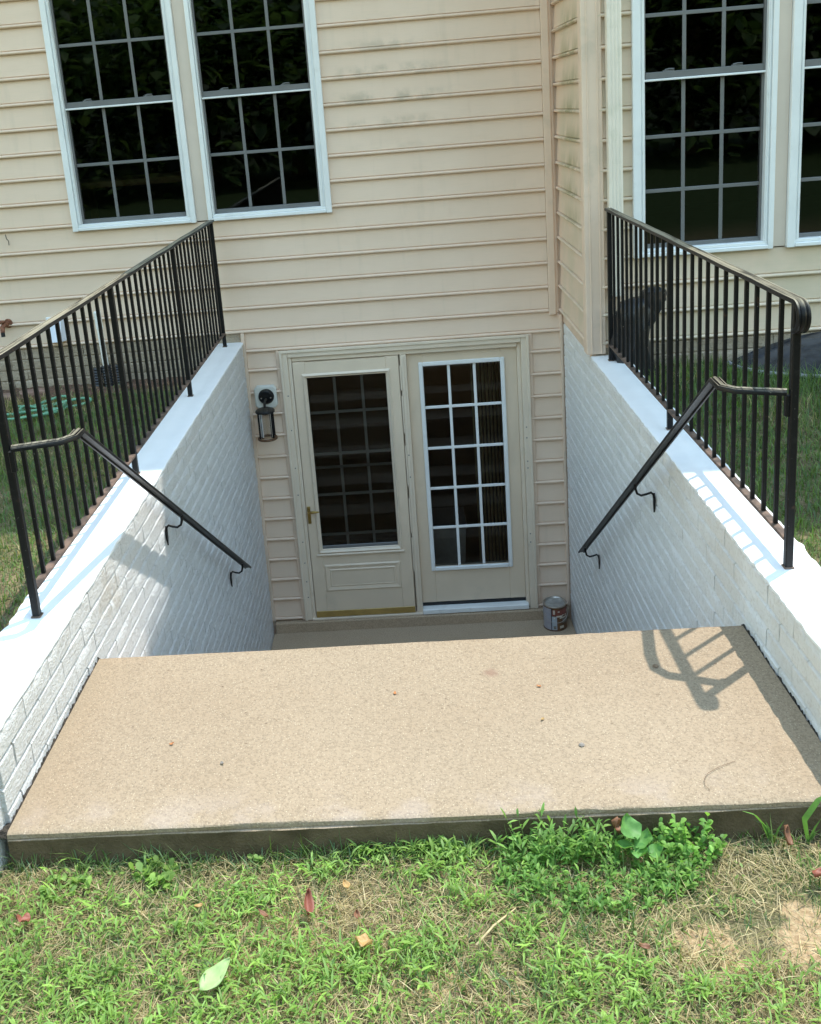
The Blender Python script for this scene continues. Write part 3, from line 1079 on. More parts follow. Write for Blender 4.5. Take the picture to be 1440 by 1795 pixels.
ob('cross_rail', MB().cbox(gx0, gx1, -0.003, 0.006, 1.183, 1.203, 0.003), 'sash', sd)
ob('bottom_rail', MB().cbox(gx0, gx1, -0.012, -0.0045, gz0 + .001, gz0 + 0.026, 0.003), 'sash', sd)
# embossed lower panel
mb = MB()
px0, px1, pz0, pz1 = -0.690, -0.128, 0.225, 0.440
for (d0, d1, y0, y1) in ((0.0, 0.010, -0.0262, -0.0345), (0.010, 0.036, -0.0345, -0.0270), (0.036, 0.044, -0.0270, -0.0325), (0.044, 0.052, -0.0325, -0.0300)):
    o_ = [(px0 + d0, pz0 + d0), (px1 - d0, pz0 + d0), (px1 - d0, pz1 - d0), (px0 + d0, pz1 - d0)]
    i_ = [(px0 + d1, pz0 + d1), (px1 - d1, pz0 + d1), (px1 - d1, pz1 - d1), (px0 + d1, pz1 - d1)]
    mb.add([(x, y0, z) for x, z in o_] + [(x, y1, z) for x, z in i_], [(k, (k + 1) % 4, 4 + (k + 1) % 4, 4 + k) for k in range(4)])
ob('raised_panel', mb, 'door_beige', sd, recalc=False)
ob('kick_strip', MB().cbox(-0.780, -0.040, -0.030, -0.0265, 0.016, 0.066, 0.002), 'gold', sd)
hd = ob('handle', MB().cbox(-0.776, -0.752, -0.034, -0.0262, 0.775, 0.910, 0.003), 'brass', sd)
mb = MB().tube([(-0.764, -0.034, 0.876), (-0.764, -0.062, 0.876), (-0.755, -0.070, 0.876), (-0.725, -0.072, 0.879), (-0.684, -0.070, 0.878)], [0.008, 0.008, 0.009, 0.011, 0.004], 8)
ob('lever', mb, 'brass', hd, smooth=True)
# door behind the storm door: only its grid shows
bd = bpy.data.objects.new('inner_door', None)
COL.objects.link(bd)
bd.parent = house
mb = MB()
slab_with_hole(mb, -0.7855, -0.029, 0.013, 1.9935, -0.700, -0.112, 0.330, 1.905, 0.055, 0.098)
ob('door_panel', mb, 'door_beige', bd)
lite(bd, -0.700, -0.112, 0.330, 1.905, 0.062, 3, 5, 0.020, 'muntin_in', 'glass')

# french door
fd = bpy.data.objects.new('french_door', None)
COL.objects.link(fd)
fd.parent = house
fd['label'] = 'beige door with fifteen panes in a bright white grid'
mb = MB()
slab_with_hole(mb, 0.0165, 0.7855, 0.062, 1.9935, 0.125, 0.672, 0.350, 1.895, 0.024, 0.066)
ob('door_panel', mb, 'door_beige', fd)
mb = MB()
ring_frame(mb, 0.098, 0.699, 0.323, 1.922, 0.030, 0.006, 0.0238, 0.005)
ob('glazing_frame', mb, 'white', fd)
lite(fd, 0.128, 0.669, 0.353, 1.892, 0.034, 3, 5, 0.020, 'white', 'glass_d')
for k, (x0, x1) in enumerate(((0.845 - 0.055, 0.845 - 0.052),)):
    ob('weather_strip', MB().box(0.787, 0.790, 0.003, 0.022, 0.09, 0.26), 'dark', fd)

# concrete sill under the doors
ob('door_sill', MB().cbox(-1.095, 1.09, -0.058, 0.11, ZF - 0.02, -0.0045, 0.006), 'step', house)

# vertical blinds and a shelf inside, seen through the glass
vb = thing('vertical_blinds', 'tan vertical blinds drawn aside behind the fifteen pane door', 'blinds')
for k in range(9):
    x = 0.47 + 0.026 * k
    ob('slat', MB().add([(x, 0.20, 0.06), (x + 0.018, 0.235, 0.06), (x + 0.018, 0.235, 1.95), (x, 0.20, 1.95), (x + 0.009, 0.212, 0.06), (x + 0.009, 0.212, 1.95)],
                        [(0, 4, 5, 3), (4, 1, 2, 5)]), 'blind', vb, recalc=False)
ob('head_rail', MB().cbox(0.03, 0.76, 0.19, 0.24, 1.951, 1.99, 0.004), 'white', vb)
sh = thing('wooden_table', 'brown wooden table edge inside the leftmost window', 'table')
ob('table_top', MB().cbox(-2.35, -1.35, 0.32, 0.95, 3.27, 3.315, 0.004), 'woodin', sh)
for x in (-2.3, -1.4):
    for y in (0.38, 0.9):
        ob('leg', MB().cbox(x - 0.025, x + 0.025, y - 0.025, y + 0.025, 2.301, 3.2695, 0.004), 'woodin', sh)
bx = thing('storage_tub', 'pale storage tub inside low behind the fifteen pane door', 'tub')
ob('tub_body', MB().add([(0.14, 0.5, -0.079), (0.36, 0.5, -0.079), (0.36, 0.8, -0.079), (0.14, 0.8, -0.079), (0.11, 0.46, 0.45), (0.39, 0.46, 0.45), (0.39, 0.84, 0.45), (0.11, 0.84, 0.45)],
                        [(0, 1, 2, 3), (0, 1, 5, 4), (1, 2, 6, 5), (2, 3, 7, 6), (3, 0, 4, 7)]), 'can_blue', bx)
ob('lid', MB().cbox(0.10, 0.40, 0.45, 0.85, 0.4505, 0.475, 0.005), 'can_grey', bx)

# downspout on the projecting wall
dsp = bpy.data.objects.new('downspout', None)
COL.objects.link(dsp)
dsp.parent = house
n = 9
prof = []
for k in range(n):
    prof += [(-0.039 + 0.078 * k / (n - 1), 0.055 + (0.005 if k % 2 else 0))]
prof = [(-0.039, 0.0)] + prof + [(0.039, 0.0)]
mb = MB()
m = len(prof)
mb.add([(1.248 + u, D - 0.024 - o, z) for z in (2.52, 8.0) for u, o in prof], [tuple(range(m)), tuple(range(m, 2 * m))] + [(i, (i + 1) % m, m + (i + 1) % m, m + i) for i in range(m)])
ob('pipe', mb, 'downspout', dsp)

# ------------------------------------------------------------------ retaining walls with brick faces
LEN_Y0 = YS0 - 0.015


def stair_z(y):
    """level of the concrete at distance y (what hides the foot of the wall)"""
    if y <= YS1:
        return ZS
    k = int((y - YS1) / 0.27) + 1
    return max(ZF, ZS - 0.1801 * k)


def retaining(name, label, side, mat):
    w = thing(name, label, 'retaining wall')
    xi = XL if side < 0 else XR
    xo = OL if side < 0 else OR
    yb = 0.0 if side < 0 else -0.0
    core_in = xi + side * 0.0135
    a, b_ = sorted((xo, core_in))
    y1 = -0.002
    core = MB().box(a, b_, LEN_Y0, y1, -0.3, ZC - 0.013)
    ob('wall_core', core, mat, w)
    # painted cap, inner edge slightly ragged where the brush stopped
    n = 150
    rr = random.Random(3 if side < 0 else 4)
    vs, fs = [], []
    ye = -0.004 if side < 0 else D - 0.002
    for i in range(n + 1):
        y = LEN_Y0 - 0.002 + (ye - LEN_Y0) * i / n
        xi_ = xi - side * 0.002 + rr.uniform(-0.0028, 0.0028)
        xo_ = xo + side * 0.003 + rr.uniform(-0.003, 0.003) * (2.5 if y < -3.6 else 1)
        z = ZC + rr.uniform(-0.0008, 0.0008)
        vs += [(xi_, y, ZC - 0.0128), (xi_, y, z - 0.004), (xi_ + side * 0.006, y, z), (xo_ - side * 0.006, y, z), (xo_, y, z - 0.005), (xo_, y, ZC - 0.05)]
    for i in range(n):
        for k in range(5):
            fs.append((i * 6 + k, i * 6 + k + 1, i * 6 + 6 + k + 1, i * 6 + 6 + k))
        fs.append((i * 6 + 5, i * 6, i * 6 + 6, i * 6 + 11))
    fs += [(0, 1, 2, 3, 4, 5), tuple(n * 6 + k for k in range(6))]
    cap = ob('cap', MB().add(vs, fs), 'cap', w, smooth=True)
    # bricks
    place = (lambda v: (v[1], v[0], v[2])) if side < 0 else (lambda v: (-v[1], v[0], v[2]))
    metas = brick_meshes('brick', BV, mat, place)
    halfs = brick_meshes('brick', BVH, mat, place)
    items = []
    zt = ZC - 0.013 - 0.036
    k = 0
    while True:
        zc = zt - 0.0752 * k
        if zc < ZF - 0.1:
            break
        y0 = -4.131 + (0.105 if k % 2 else 0.0) - 0.105
        # brick centres at y0 + 0.21 j
        j = -3
        while True:
            yc = y0 + 0.21 * j + 0.0
            j += 1
            if yc + 0.1 > -0.004:
                if yc - 0.1 < -0.12:
                    items.append((yc - 0.0525, zc, True))
                break
            if yc - 0.1 < LEN_Y0:
                if yc + 0.05 > LEN_Y0 + 0.05:
                    items.append((yc + 0.0525, zc, True))
                continue
            items.append((yc, zc, False))
        k += 1
    items = [t for t in items if t[1] + 0.04 > stair_z(t[0] + 0.1)]
    camp = cam.matrix_world.translation
    items.sort(key=lambda t: (Vector((xi, t[0], t[1])) - camp).length * (1.0 + 0.0))
    vis = [t for t in items if True]
    big, rest = vis[:296], vis[296:]
    rr = random.Random(9)
    for (y, z, half) in big:
        o = bpy.data.objects.new('brick', rr.choice(halfs if half else metas))
        o.location = (core_in + rr.uniform(-0.001, 0.001), y, z)
        o.rotation_euler = (rr.uniform(-0.003, 0.003), 0, 0)
        o.parent = w
        COL.objects.link(o)
    mb = MB()
    for (y, z, half) in rest:
        vs, fs = rr.choice(BVH if half else BV)
        mb.add([Vector(place(v)) + Vector((core_in, y, z)) for v in vs], fs)
    bf = ob('brickwork', mb, mat, w, smooth=True)
    bf['kind'] = 'stuff'
    return w


retaining('retaining_wall', 'white painted brick wall left of the stairs, partly sunlit', -1, 'brickL')
# the wall under the projecting part reaches back to the house
rw = retaining('retaining_wall', 'white painted brick wall right of the stairs, in full shade', 1, 'brickR')
ob('plinth', MB().box(XR + 0.030, 1.30, D + 0.0, -0.004, ZC - 0.0125, 2.20), 'found', rw)
ob('plinth', MB().box(-1.30, -1.124, -0.0035, 0.0015, ZC - 0.012, 2.2245), 'found', house)

# ------------------------------------------------------------------ concrete stairs
st = thing('concrete_stairs', 'tan concrete landing and steps leading down to the basement doors', 'stairs')


def slab_mesh():
    bm = bmesh.new()
    nx, ny = 60, 24
    x0, x1 = XL + 0.010, XR - 0.008
    prof = [(YS1, ZS - 0.18), (YS1, ZS - 0.012), (YS1 - 0.004, ZS - 0.004), (YS1 - 0.012, ZS)]
    prof += [(YS1 - 0.012 - (YS1 - YS0 - 0.026) * i / ny, ZS) for i in range(1, ny + 1)]
    prof += [(YS0 + 0.006, ZS - 0.0015), (YS0 + 0.002, ZS - 0.005), (YS0 + 0.002, ZS - 0.016), (YS0 + 0.006, ZS - 0.018), (YS0 - 0.001, ZS - 0.0205), (YS0 + 0.004, ZS - 0.25), (YS1 - 0.1, ZS - 0.25)]
    V, F = [], []
    m = len(prof)
    for i in range(nx + 1):
        x = x0 + (x1 - x0) * i / nx
        for j, (y, z) in enumerate(prof):
            jx = 0.0015 * math.sin(x * 7 + j) + R_.uniform(-0.0012, 0.0012)
            V.append((x, y + (jx if j not in (0, m - 1) else 0), z + (R_.uniform(-0.0007, 0.0007) if 3 <= j < m - 2 else 0)))
    for i in range(nx):
        for j in range(m):
            j2 = (j + 1) % m
            F.append((i * m + j, i * m + j2, (i + 1) * m + j2, (i + 1) * m + j))
    F += [tuple(range(m)), tuple(nx * m + j for j in range(m))]
    return MB().add(V, F)


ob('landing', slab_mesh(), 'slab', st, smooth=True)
y, z = YS1, ZS
for k in range(10):
    z -= 0.1801
    ob('step', MB().cbox(XL + 0.006, XR - 0.006, y + 0.001, y + 0.2699, z - 0.25, z, 0.008), 'step', st)
    y += 0.27
ob('lower_landing', MB().box(XL + 0.004, XR - 0.004, y + 0.0005, -0.0585, ZF - 0.2, ZF), 'step', st)
# soil and grit caught in the joints beside the landing
for x0, x1 in ((XL - 0.014, XL + 0.011), (XR - 0.010, XR + 0.014)):
    mb = MB()
    n = 90
    vs, fs = [], []
    for i in range(n + 1):
        yy = YS0 + (YS1 - YS0) * i / n
        h = ZS - 0.010 + R_.uniform(-0.006, 0.010)
        vs += [(x0, yy, h), ((x0 + x1) / 2 + R_.uniform(-0.004, 0.004), yy, h + R_.uniform(0, 0.006)), (x1, yy, h - 0.004)]
    for i in range(n):
        a = i * 3
        fs += [(a, a + 1, a + 4, a + 3), (a + 1, a + 2, a + 5, a + 4)]
    ob('joint_soil', mb.add(vs, fs), 'gap', st, recalc=False)

# ------------------------------------------------------------------ iron railings
RAILP = [(-0.026, -0.006), (-0.026, 0.004), (-0.022, 0.009), (-0.016, 0.010), (-0.011, 0.006), (-0.006, 0.010), (0.0, 0.012),
         (0.006, 0.010), (0.011, 0.006), (0.016, 0.010), (0.022, 0.009), (0.026, 0.004), (0.026, -0.006)]
RAILP = [(u * 0.78, w * 0.9) for u, w in RAILP]
HR = 0.862


def railing(label, x, posts, counts, side):
    t = thing('iron_railing', label, 'railing')
    zt = ZC + HR
    yf, yb = posts[0], posts[-1]
    h = 0.0122
    for k, yp in enumerate(posts):
        mb = MB().cbox(x - h, x + h, yp - h, yp + h, ZC - 0.003, zt - 0.005, 0.003)
        p = ob('post', mb, 'iron', t)
        ob('weld_collar', MB().cbox(x - h - 0.004, x + h + 0.004, yp - h - 0.004, yp + h + 0.004, ZC + 0.0005, ZC + 0.006, 0.002), 'rustrail', p)
    for k in range(len(posts) - 1):
        a, b_ = posts[k] + h, posts[k + 1] - h
        ob('bottom_rail', MB().cbox(x - 0.014, x + 0.014, a + .0005, b_ - .0005, ZC + 0.088, ZC + 0.100, 0.002), 'rustrail', t)
        n = counts[k]
        for j in range(1, n + 1):
            yy = a + (b_ - a) * j / (n + 1)
            q = 0.0068
            jx, jy = R_.uniform(-0.0015, 0.0015), R_.uniform(-0.003, 0.003)
            mb = MB().cbox(-q, q, -q, q, ZC + 0.1002, zt - 0.006, 0.0015)
            mb.v = [(v[0] + x + jx, v[1] + yy + jy * (1 if v[2] > ZC + 0.5 else 0.3), v[2]) for v in mb.v]
            ob('baluster', mb, 'iron', t)
    # moulded cap rail ending in a turned-down volute over the front post
    path = [(x, yb + 0.02, zt)]
    n = 24
    for i in range(1, n + 1):
        path.append((x, yb + 0.02 + (yf - 0.012 - yb - 0.02) * i / n, zt + 0.0009 * math.sin(i * 1.3)))
    r = 0.044
    for i in range(1, 13):
        a = math.pi * 0.97 * i / 12
        path.append((x, yf - 0.012 - r * math.sin(a), zt - r + r * math.cos(a)))
    path.append((x, yf - h - 0.001, zt - 2 * r + 0.002))
    ob('top_rail', MB().sweep(path, RAILP, (1, 0, 0), nor=(0, 0, 1)), 'iron_top', t, smooth=True)
    return t


railing('black iron railing on the left wall, beside the garden hose', -1.220, [-3.901, -2.594, -1.339, -0.120], [12, 11, 11], -1)
railing('black iron railing on the right wall, with a scrolled rail end', 1.194, [-3.849, -2.442, -1.174], [12, 11], 1)

HP = [(-0.022, -0.007), (-0.022, 0.003), (-0.018, 0.008), (-0.0145, 0.008), (-0.0105, 0.003), (-0.007, 0.009), (0.0, 0.0115), (0.007, 0.009), (0.0105, 0.003), (0.0145, 0.008), (0.018, 0.008), (0.022, 0.003), (0.022, -0.007), (0.015, -0.007), (0.0125, -0.0005), (-0.0125, -0.0005), (-0.015, -0.007)]


HP = [(u * 0.86, w * 0.95) for u, w in HP]


def handrail(label, post, q1, q2, end, wall_x, brs):
    t = thing('handrail', label, 'handrail')
    p0, q1, q2, end = Vector(post), Vector(q1), Vector(q2), Vector(end)
    sgn = 1 if p0.x > 0 else -1
    d1 = (q1 - p0).normalized()
    lat1 = Vector((-d1.y, d1.x, 0)) * (-sgn)
    lat1 = lat1 if lat1.y > 0 else -lat1
    side = Vector((-1 * sgn, 0, 0))
    # build top run + bend + slope as one swept bar
    bis = (Vector((0, 1, 0)) * 0 + lat1.normalized() + Vector((sgn, 0, 0)))
    l0 = lat1.normalized()
    l2 = Vector((sgn, 0, 0))
    path = [p0, q1 + (p0 - q1).normalized() * 0.03, q1 + Vector((0, 0.03, 0)), q2, q2 + (end - q2) * 0.03, end]
    lats = [l0, l0, (l0 * 0.35 + l2).normalized(), l2, l2, l2]
    mb = MB().sweep(path, HP, lats, nor=(0, 0, 1), flat_end=True)
    ob('rail', mb, 'iron_hand', t, smooth=True)
    ob('mounting_tab', MB().cbox(p0.x - 0.008, p0.x + 0.008, p0.y - 0.014, p0.y + 0.004, p0.z - 0.075, p0.z - 0.006, 0.002), 'iron', t)
    for f in brs:
        c = q2.lerp(end, f)
        c = c - Vector((0, 0, 0.008))
        wx = wall_x - sgn * 0.004
        pts = [c, c + Vector((0, -0.004, -0.022)), c + Vector((sgn * 0.006, -0.01, -0.042)), c + Vector((sgn * 0.022, -0.016, -0.050)), c + Vector((sgn * 0.042, -0.02, -0.044)),
               Vector((wx - sgn * 0.016, c.y - 0.022, c.z - 0.036)), Vector((wx - sgn * 0.006, c.y - 0.024, c.z - 0.046)), Vector((wx - sgn * 0.004, c.y - 0.024, c.z - 0.062))]
        b_ = ob('bracket', MB().tube(pts, [0.007, 0.006, 0.0055, 0.0055, 0.0055, 0.0055, 0.0055, 0.005], 8), 'iron', t, smooth=True)
        # leaf shaped wall plate
        prof = [(0.0, 0.0), (0.007, -0.012), (0.014, -0.034), (0.012, -0.056), (0.005, -0.078), (0.0, -0.094), (-0.005, -0.078), (-0.012, -0.056), (-0.014, -0.034), (-0.007, -0.012)]
        yc, zc = c.y - 0.024, c.z - 0.038
        n = len(prof)
        mb = MB().add([(wx - sgn * dx, yc + u, zc + w_) for dx in (0.0, 0.006) for u, w_ in prof], [tuple(range(n)), tuple(range(n, 2 * n))] + [(i, (i + 1) % n, n + (i + 1) % n, n + i) for i in range(n)])
        ob('wall_plate', mb, 'iron', b_)
    return t


handrail('worn black handrail on the sunlit left wall of the stairs', (-1.203, -3.912, 2.74), (-1.033, -3.865, 2.74), (-1.033, -3.775, 2.74), (-1.033, -1.19, 1.006), XL, (0.445, 0.935))
handrail('worn black handrail on the shaded right wall of the stairs', (1.177, -3.84, 2.738), (1.014, -3.775, 2.738), (1.018, -3.655, 2.738), (1.022, -1.045, 0.914), XR, (0.435, 0.945))

# ------------------------------------------------------------------ wall lantern
ln = thing('wall_lantern', 'black lantern with a clear glass cylinder beside the storm door', 'lantern')
cx, cz = -0.987, 1.760
oct_ = [(-0.078, -0.060), (-0.060, -0.082), (0.060, -0.082), (0.078, -0.060), (0.078, 0.060), (0.060, 0.082), (-0.060, 0.082), (-0.078, 0.060)]
mb = MB()
vs = [(cx + u, -0.012, cz + w_) for u, w_ in oct_] + [(cx + u, -0.044, cz + w_) for u, w_ in oct_] + [(cx + u * .9, -0.050, cz + w_ * .9) for u, w_ in oct_]
mb.add(vs, [tuple(range(16, 24))] + [(i + 8 * k, (i + 1) % 8 + 8 * k, 8 + (i + 1) % 8 + 8 * k, 8 + i + 8 * k) for k in (0, 1) for i in range(8)])
ob('mounting_block', mb, simple("pale_block", (0.62, 0.62, 0.57), 0.5, 0.06), ln)
mb = MB().lathe([(0.0, 0.024), (0.040, 0.022), (0.052, 0.012), (0.056, 0.0)], 28)
o = ob('backplate', mb, 'iron', ln, smooth=True)
o.matrix_local = Matrix.Translation((cx + 0.004, -0.050, cz + 0.006)) @ Matrix.Rotation(math.radians(90), 4, 'X')
for dx in (-0.033, 0.033):
    o = ob('screw', MB().lathe([(0.0, 0.006), (0.004, 0.005), (0.006, 0.0)], 10), 'steel', ln, smooth=True)
    o.matrix_local = Matrix.Translation((cx + 0.004 + dx, -0.071, cz + 0.0)) @ Matrix.Rotation(math.radians(90), 4, 'X')
ly = -0.150
ob('arm', MB().tube([(cx + .004, -0.07, cz - 0.01), (cx + .003, -0.11, cz - 0.005), (cx, ly + 0.01, cz - 0.02), (cx, ly, cz - 0.055)], 0.009, 8), 'iron', ln, smooth=True)
ob('hood', MB().lathe([(0.0, 0.022), (0.030, 0.019), (0.062, 0.006), (0.068, -0.002), (0.068, -0.012), (0.060, -0.014), (0.0, -0.014)], 28, (cx, ly, cz - 0.065)), 'iron', ln, smooth=True)
ob('socket', MB().lathe([(0.0, 0.0), (0.018, 0.0), (0.018, -0.018), (0.0, -0.022)], 14, (cx, ly, cz - 0.0795)), 'copperrust', ln, smooth=True)
ob('glass_cylinder', MB().lathe([(0.046, -0.0795), (0.046, -0.262)], 28, (cx, ly, cz)), 'lampglass', ln, smooth='all', recalc=False)
for a in (35, 145, 215, 325):
    x, yy = cx + 0.057 * math.cos(math.radians(a)), ly + 0.057 * math.sin(math.radians(a))
    ob('upright', MB().cbox(x - 0.006, x + 0.006, yy - 0.004, yy + 0.004, cz - 0.262, cz - 0.0765, 0.0015), 'iron', ln)
ob('bottom_ring', MB().lathe([(0.052, -0.262), (0.068, -0.262), (0.070, -0.268), (0.068, -0.276), (0.052, -0.276), (0.052, -0.262)], 28, (cx, ly, cz)), 'copperrust', ln, smooth=True)

# ------------------------------------------------------------------ paint can
pc = thing('paint_can', 'used paint can with brown label standing by the right wall', 'paint can')
px, py, pr, ph = 0.972, -0.165, 0.0825, 0.195
py = -0.158
z0 = ZF
ob('can_body', MB().lathe([(0.0, 0.002), (pr - 0.004, 0.002), (pr, 0.0), (pr + 0.002, 0.003), (pr, 0.007), (pr, ph - 0.012), (pr + 0.002, ph - 0.010)], 40, (px, py, z0)), 'can_brown', pc, smooth=True)
ob('rim', MB().lathe([(pr + 0.0022, ph - 0.010), (pr + 0.004, ph - 0.004), (pr + 0.002, ph), (pr - 0.004, ph), (pr - 0.008, ph - 0.004), (pr - 0.010, ph - 0.010)], 40, (px, py, z0)), 'steel', pc, smooth=True)
ob('paint_lid', MB().lathe([(pr - 0.010, ph - 0.010), (pr - 0.016, ph - 0.014), (pr - 0.030, ph - 0.012), (0.0, ph - 0.011)], 40, (px, py, z0)), 'canpaint', pc, smooth=True)


def label_patch(name, a0, a1, h0, h1, mat, off):
    n = max(2, int(abs(a1 - a0) / 8))
    a0, a1 = math.radians(a0), math.radians(a1)
    ob(name, MB().lathe([(pr + off, h0), (pr + off, h1)], n, (px, py, z0), a0, a1), mat, pc, smooth='all', recalc=False)


label_patch('label_panel', 165, 242, 0.010, ph - 0.018, 'can_grey', 0.0006)
label_patch('label_stripe', 242, 246, 0.010, ph - 0.016, 'can_dark', 0.0010)
label_patch('label_panel', 246, 271, 0.012, 0.118, 'can_blue', 0.0008)
label_patch('barcode', 253, 267, 0.020, 0.042, 'can_dark', 0.0014)
for k in range(5):
    label_patch('barcode_line', 253 + 3 * k, 254 + 3 * k, 0.0225, 0.0395, 'can_cream', 0.0017)
label_patch('label_banner', 246, 350, 0.122, 0.170, 'can_red', 0.0007)
label_patch('label_field', 300, 345, 0.060, 0.105, 'stone', 0.0008)
for (a, b_, h0, h1) in ((252, 262, 0.135, 0.168), (268, 300, 0.112, 0.124), (285, 330, 0.100, 0.110), (275, 285, 0.150, 0.160), (300, 308, 0.120, 0.128), (316, 326, 0.114, 0.126), (285, 308, 0.022, 0.042), (255, 262, 0.100, 0.112), (332, 345, 0.13, 0.15)):
    label_patch('label_print', a, b_, h0, h1, 'can_cream', 0.0012)
mb = MB()
mb.tube([(px - 0.085, py - 0.004, z0 + 0.150)] + [(px - 0.092 * math.cos(t), py - 0.010 - 0.086 * math.sin(t), z0 + 0.150 - 0.075 * math.sin(t)) for t in np.linspace(0.05, math.pi - 0.05, 15)] + [(px + 0.085, py - 0.004, z0 + 0.150)], 0.0016, 6)
ob('bail_handle', mb, 'steel', pc, smooth=True)

# ------------------------------------------------------------------ things along the left wall of the house
fc = thing('hose_spigot', 'rusty outdoor spigot on the siding at the left picture edge', 'spigot')
sp = Vector((-2.745, -0.022, 2.412))
ob('flange', MB().tube([sp + Vector((0, 0.012, 0)), sp + Vector((0, -0.006, 0))], [0.034, 0.030], 14), 'rust', fc, smooth=True)
ob('body', MB().tube([sp + Vector((0, -0.005, 0)), sp + Vector((-0.01, -0.05, 0.0)), sp + Vector((-0.012, -0.075, -0.012)), sp + Vector((-0.012, -0.085, -0.045))], [0.016, 0.018, 0.016, 0.015], 12), 'rust', fc, smooth=True)
ob('wheel_handle', MB().lathe([(0.0, 0.006), (0.010, 0.006), (0.026, 0.010), (0.031, 0.004), (0.026, -0.004), (0.010, 0.0), (0.0, 0.0)], 14, tuple(sp + Vector((-0.026, -0.060, 0.022)))), 'rust', fc, smooth=True)
ob('outlet', MB().tube([sp + Vector((-0.012, -0.085, -0.0455)), sp + Vector((-0.012, -0.086, -0.075))], 0.014, 10), 'dark', fc, smooth=True)

vt = thing('vent_hood', 'white plastic vent hood on the siding behind the left railing', 'vent')
vx0, vx1, vz0, vz1 = -2.462, -2.335, 2.268, 2.425
mb = MB().add([(vx0, -0.02, vz0), (vx1, -0.02, vz0), (vx1, -0.02, vz1), (vx0, -0.02, vz1), (vx0 + .008, -0.11, vz0 + .004), (vx1 - .022, -0.11, vz0 + .004), (vx1 - .022, -0.055, vz1 - .006), (vx0 + .008, -0.055, vz1 - .006)],
              [(4, 5, 6, 7), (0, 4, 7, 3), (1, 5, 6, 2), (3, 7, 6, 2), (0, 1, 5, 4)])
ob('hood', mb, simple("bluish_white_plastic", (0.68, 0.72, 0.80), 0.35, 0.06), vt)
ob('flange', MB().cbox(vx0 - 0.012, vx1 + 0.012, -0.0225, -0.008, vz0 - 0.008, vz1 + 0.010, 0.003), 'white', vt)

pp = thing('drain_standpipe', 'white drain pipe standing in a black ribbed tube behind the railing', 'pipe')
b0 = Vector((-2.072, -0.10, 2.04))
ob('pipe', MB().tube([b0, b0 + Vector((-0.008, 0, 0.375))], 0.021, 16), 'pvc', pp, smooth=True)
ob('cap', MB().tube([b0 + Vector((-0.0062, 0, 0.305)), b0 + Vector((-0.009, 0, 0.420)), b0 + Vector((-0.009, 0, 0.428))], [0.0255, 0.0255, 0.019], 16), 'pvc', pp, smooth=True)


def ribbed(p0, p1, r):
    n = 26
    pts, rs = [], []
    for i in range(n + 1):
        pts.append(Vector(p0).lerp(Vector(p1), i / n))
        rs.append(r if i % 2 else r * 0.84)
    return MB().tube(pts, rs, 14)


ob('ribbed_tube', ribbed((-2.066, -0.10, 1.83), (-2.072, -0.10, 2.085), 0.036), 'black_plastic', pp, smooth=True)
p2 = thing('drain_tube', 'short black ribbed tube left of the white drain pipe', 'tube')
ob('ribbed_tube', ribbed((-2.150, -0.115, 1.82), (-2.135, -0.10, 2.07), 0.034), 'black_plastic', p2, smooth=True)
p3 = thing('drain_tube', 'short black ribbed tube right of the white drain pipe', 'tube')
ob('ribbed_tube', ribbed((-1.985, -0.10, 1.84), (-1.992, -0.09, 2.08), 0.030), 'black_plastic', p3, smooth=True)

# mulch bed with edging pavers
mb = MB()
nx, ny = 60, 8
vs, fs = [], []
for i in range(nx + 1):
    for j in range(ny + 1):
        x = -3.6 + (OL - 0.01 + 3.6) * i / nx
        y = -0.004 - (0.32 if x < -2.3 else 0.32 - 0.16 * min(1, (x + 2.3) / 0.6)) * j / ny
        vs.append((x, y, float(ground_h(x, y)) + 0.012 + R_.uniform(0, 0.02) * (j < ny) - 0.02 * (j == ny)))
for i in range(nx):
    for j in range(ny):
        a = i * (ny + 1) + j
        fs.append((a, a + 1, a + ny + 2, a + ny + 1))
ob('mulch_bed', mb.add(vs, fs), 'mulch', recalc=False)
tag(bpy.data.objects['mulch_bed'], 'brown mulch strip along the house foundation', 'mulch', kind='stuff')
for k in range(4):
    x = -3.20 + 0.205 * k
    e = ob('edging_paver', MB().cbox(-0.097, 0.097, -0.045, 0.045, -0.05, 0.035, 0.008), 'paver')
    e.location = (x, -0.33 - 0.004 * k + 0.085 * max(0, k - 1), float(ground_h(x, -0.36)) + 0.006)
    e.rotation_euler = (0, 0.02, 0.12 + 0.17 * k * 0.5)
    tag(e, ('pinkish edging paver mostly outside the left picture edge', 'pinkish edging paver cut by the left picture edge', 'second pinkish edging paver from the left picture edge', 'pinkish edging paver nearest the green hose')[k], 'paver', 'pavers edging the mulch bed')

hs = thing('garden_hose', 'green garden hose lying in loops on the left lawn', 'hose')
pts = []
for i in range(150):
    t = i / 149
    a = t * 2 * math.pi * 3.6
    rx = 0.155 + 0.05 * math.sin(a * 0.37) + 0.03 * math.sin(a * 1.7)
    ry = 0.13 + 0.05 * math.sin(a * 0.53 + 1)
    x = -2.37 + rx * math.cos(a) + 0.07 * math.sin(t * 23) + 0.12 * (t - 0.5)
    y = -0.64 + ry * math.sin(a) + 0.30 * (t - 0.5) * 0.6 + 0.05 * math.sin(t * 31 + 1)
    pts.append((x, y, float(ground_h(x, y)) + 0.022 + 0.014 * math.sin(a * 2.3) + 0.010 * t))
ob('hose_coil', MB().tube(pts, 0.0095, 8), 'hose', hs, smooth='all')

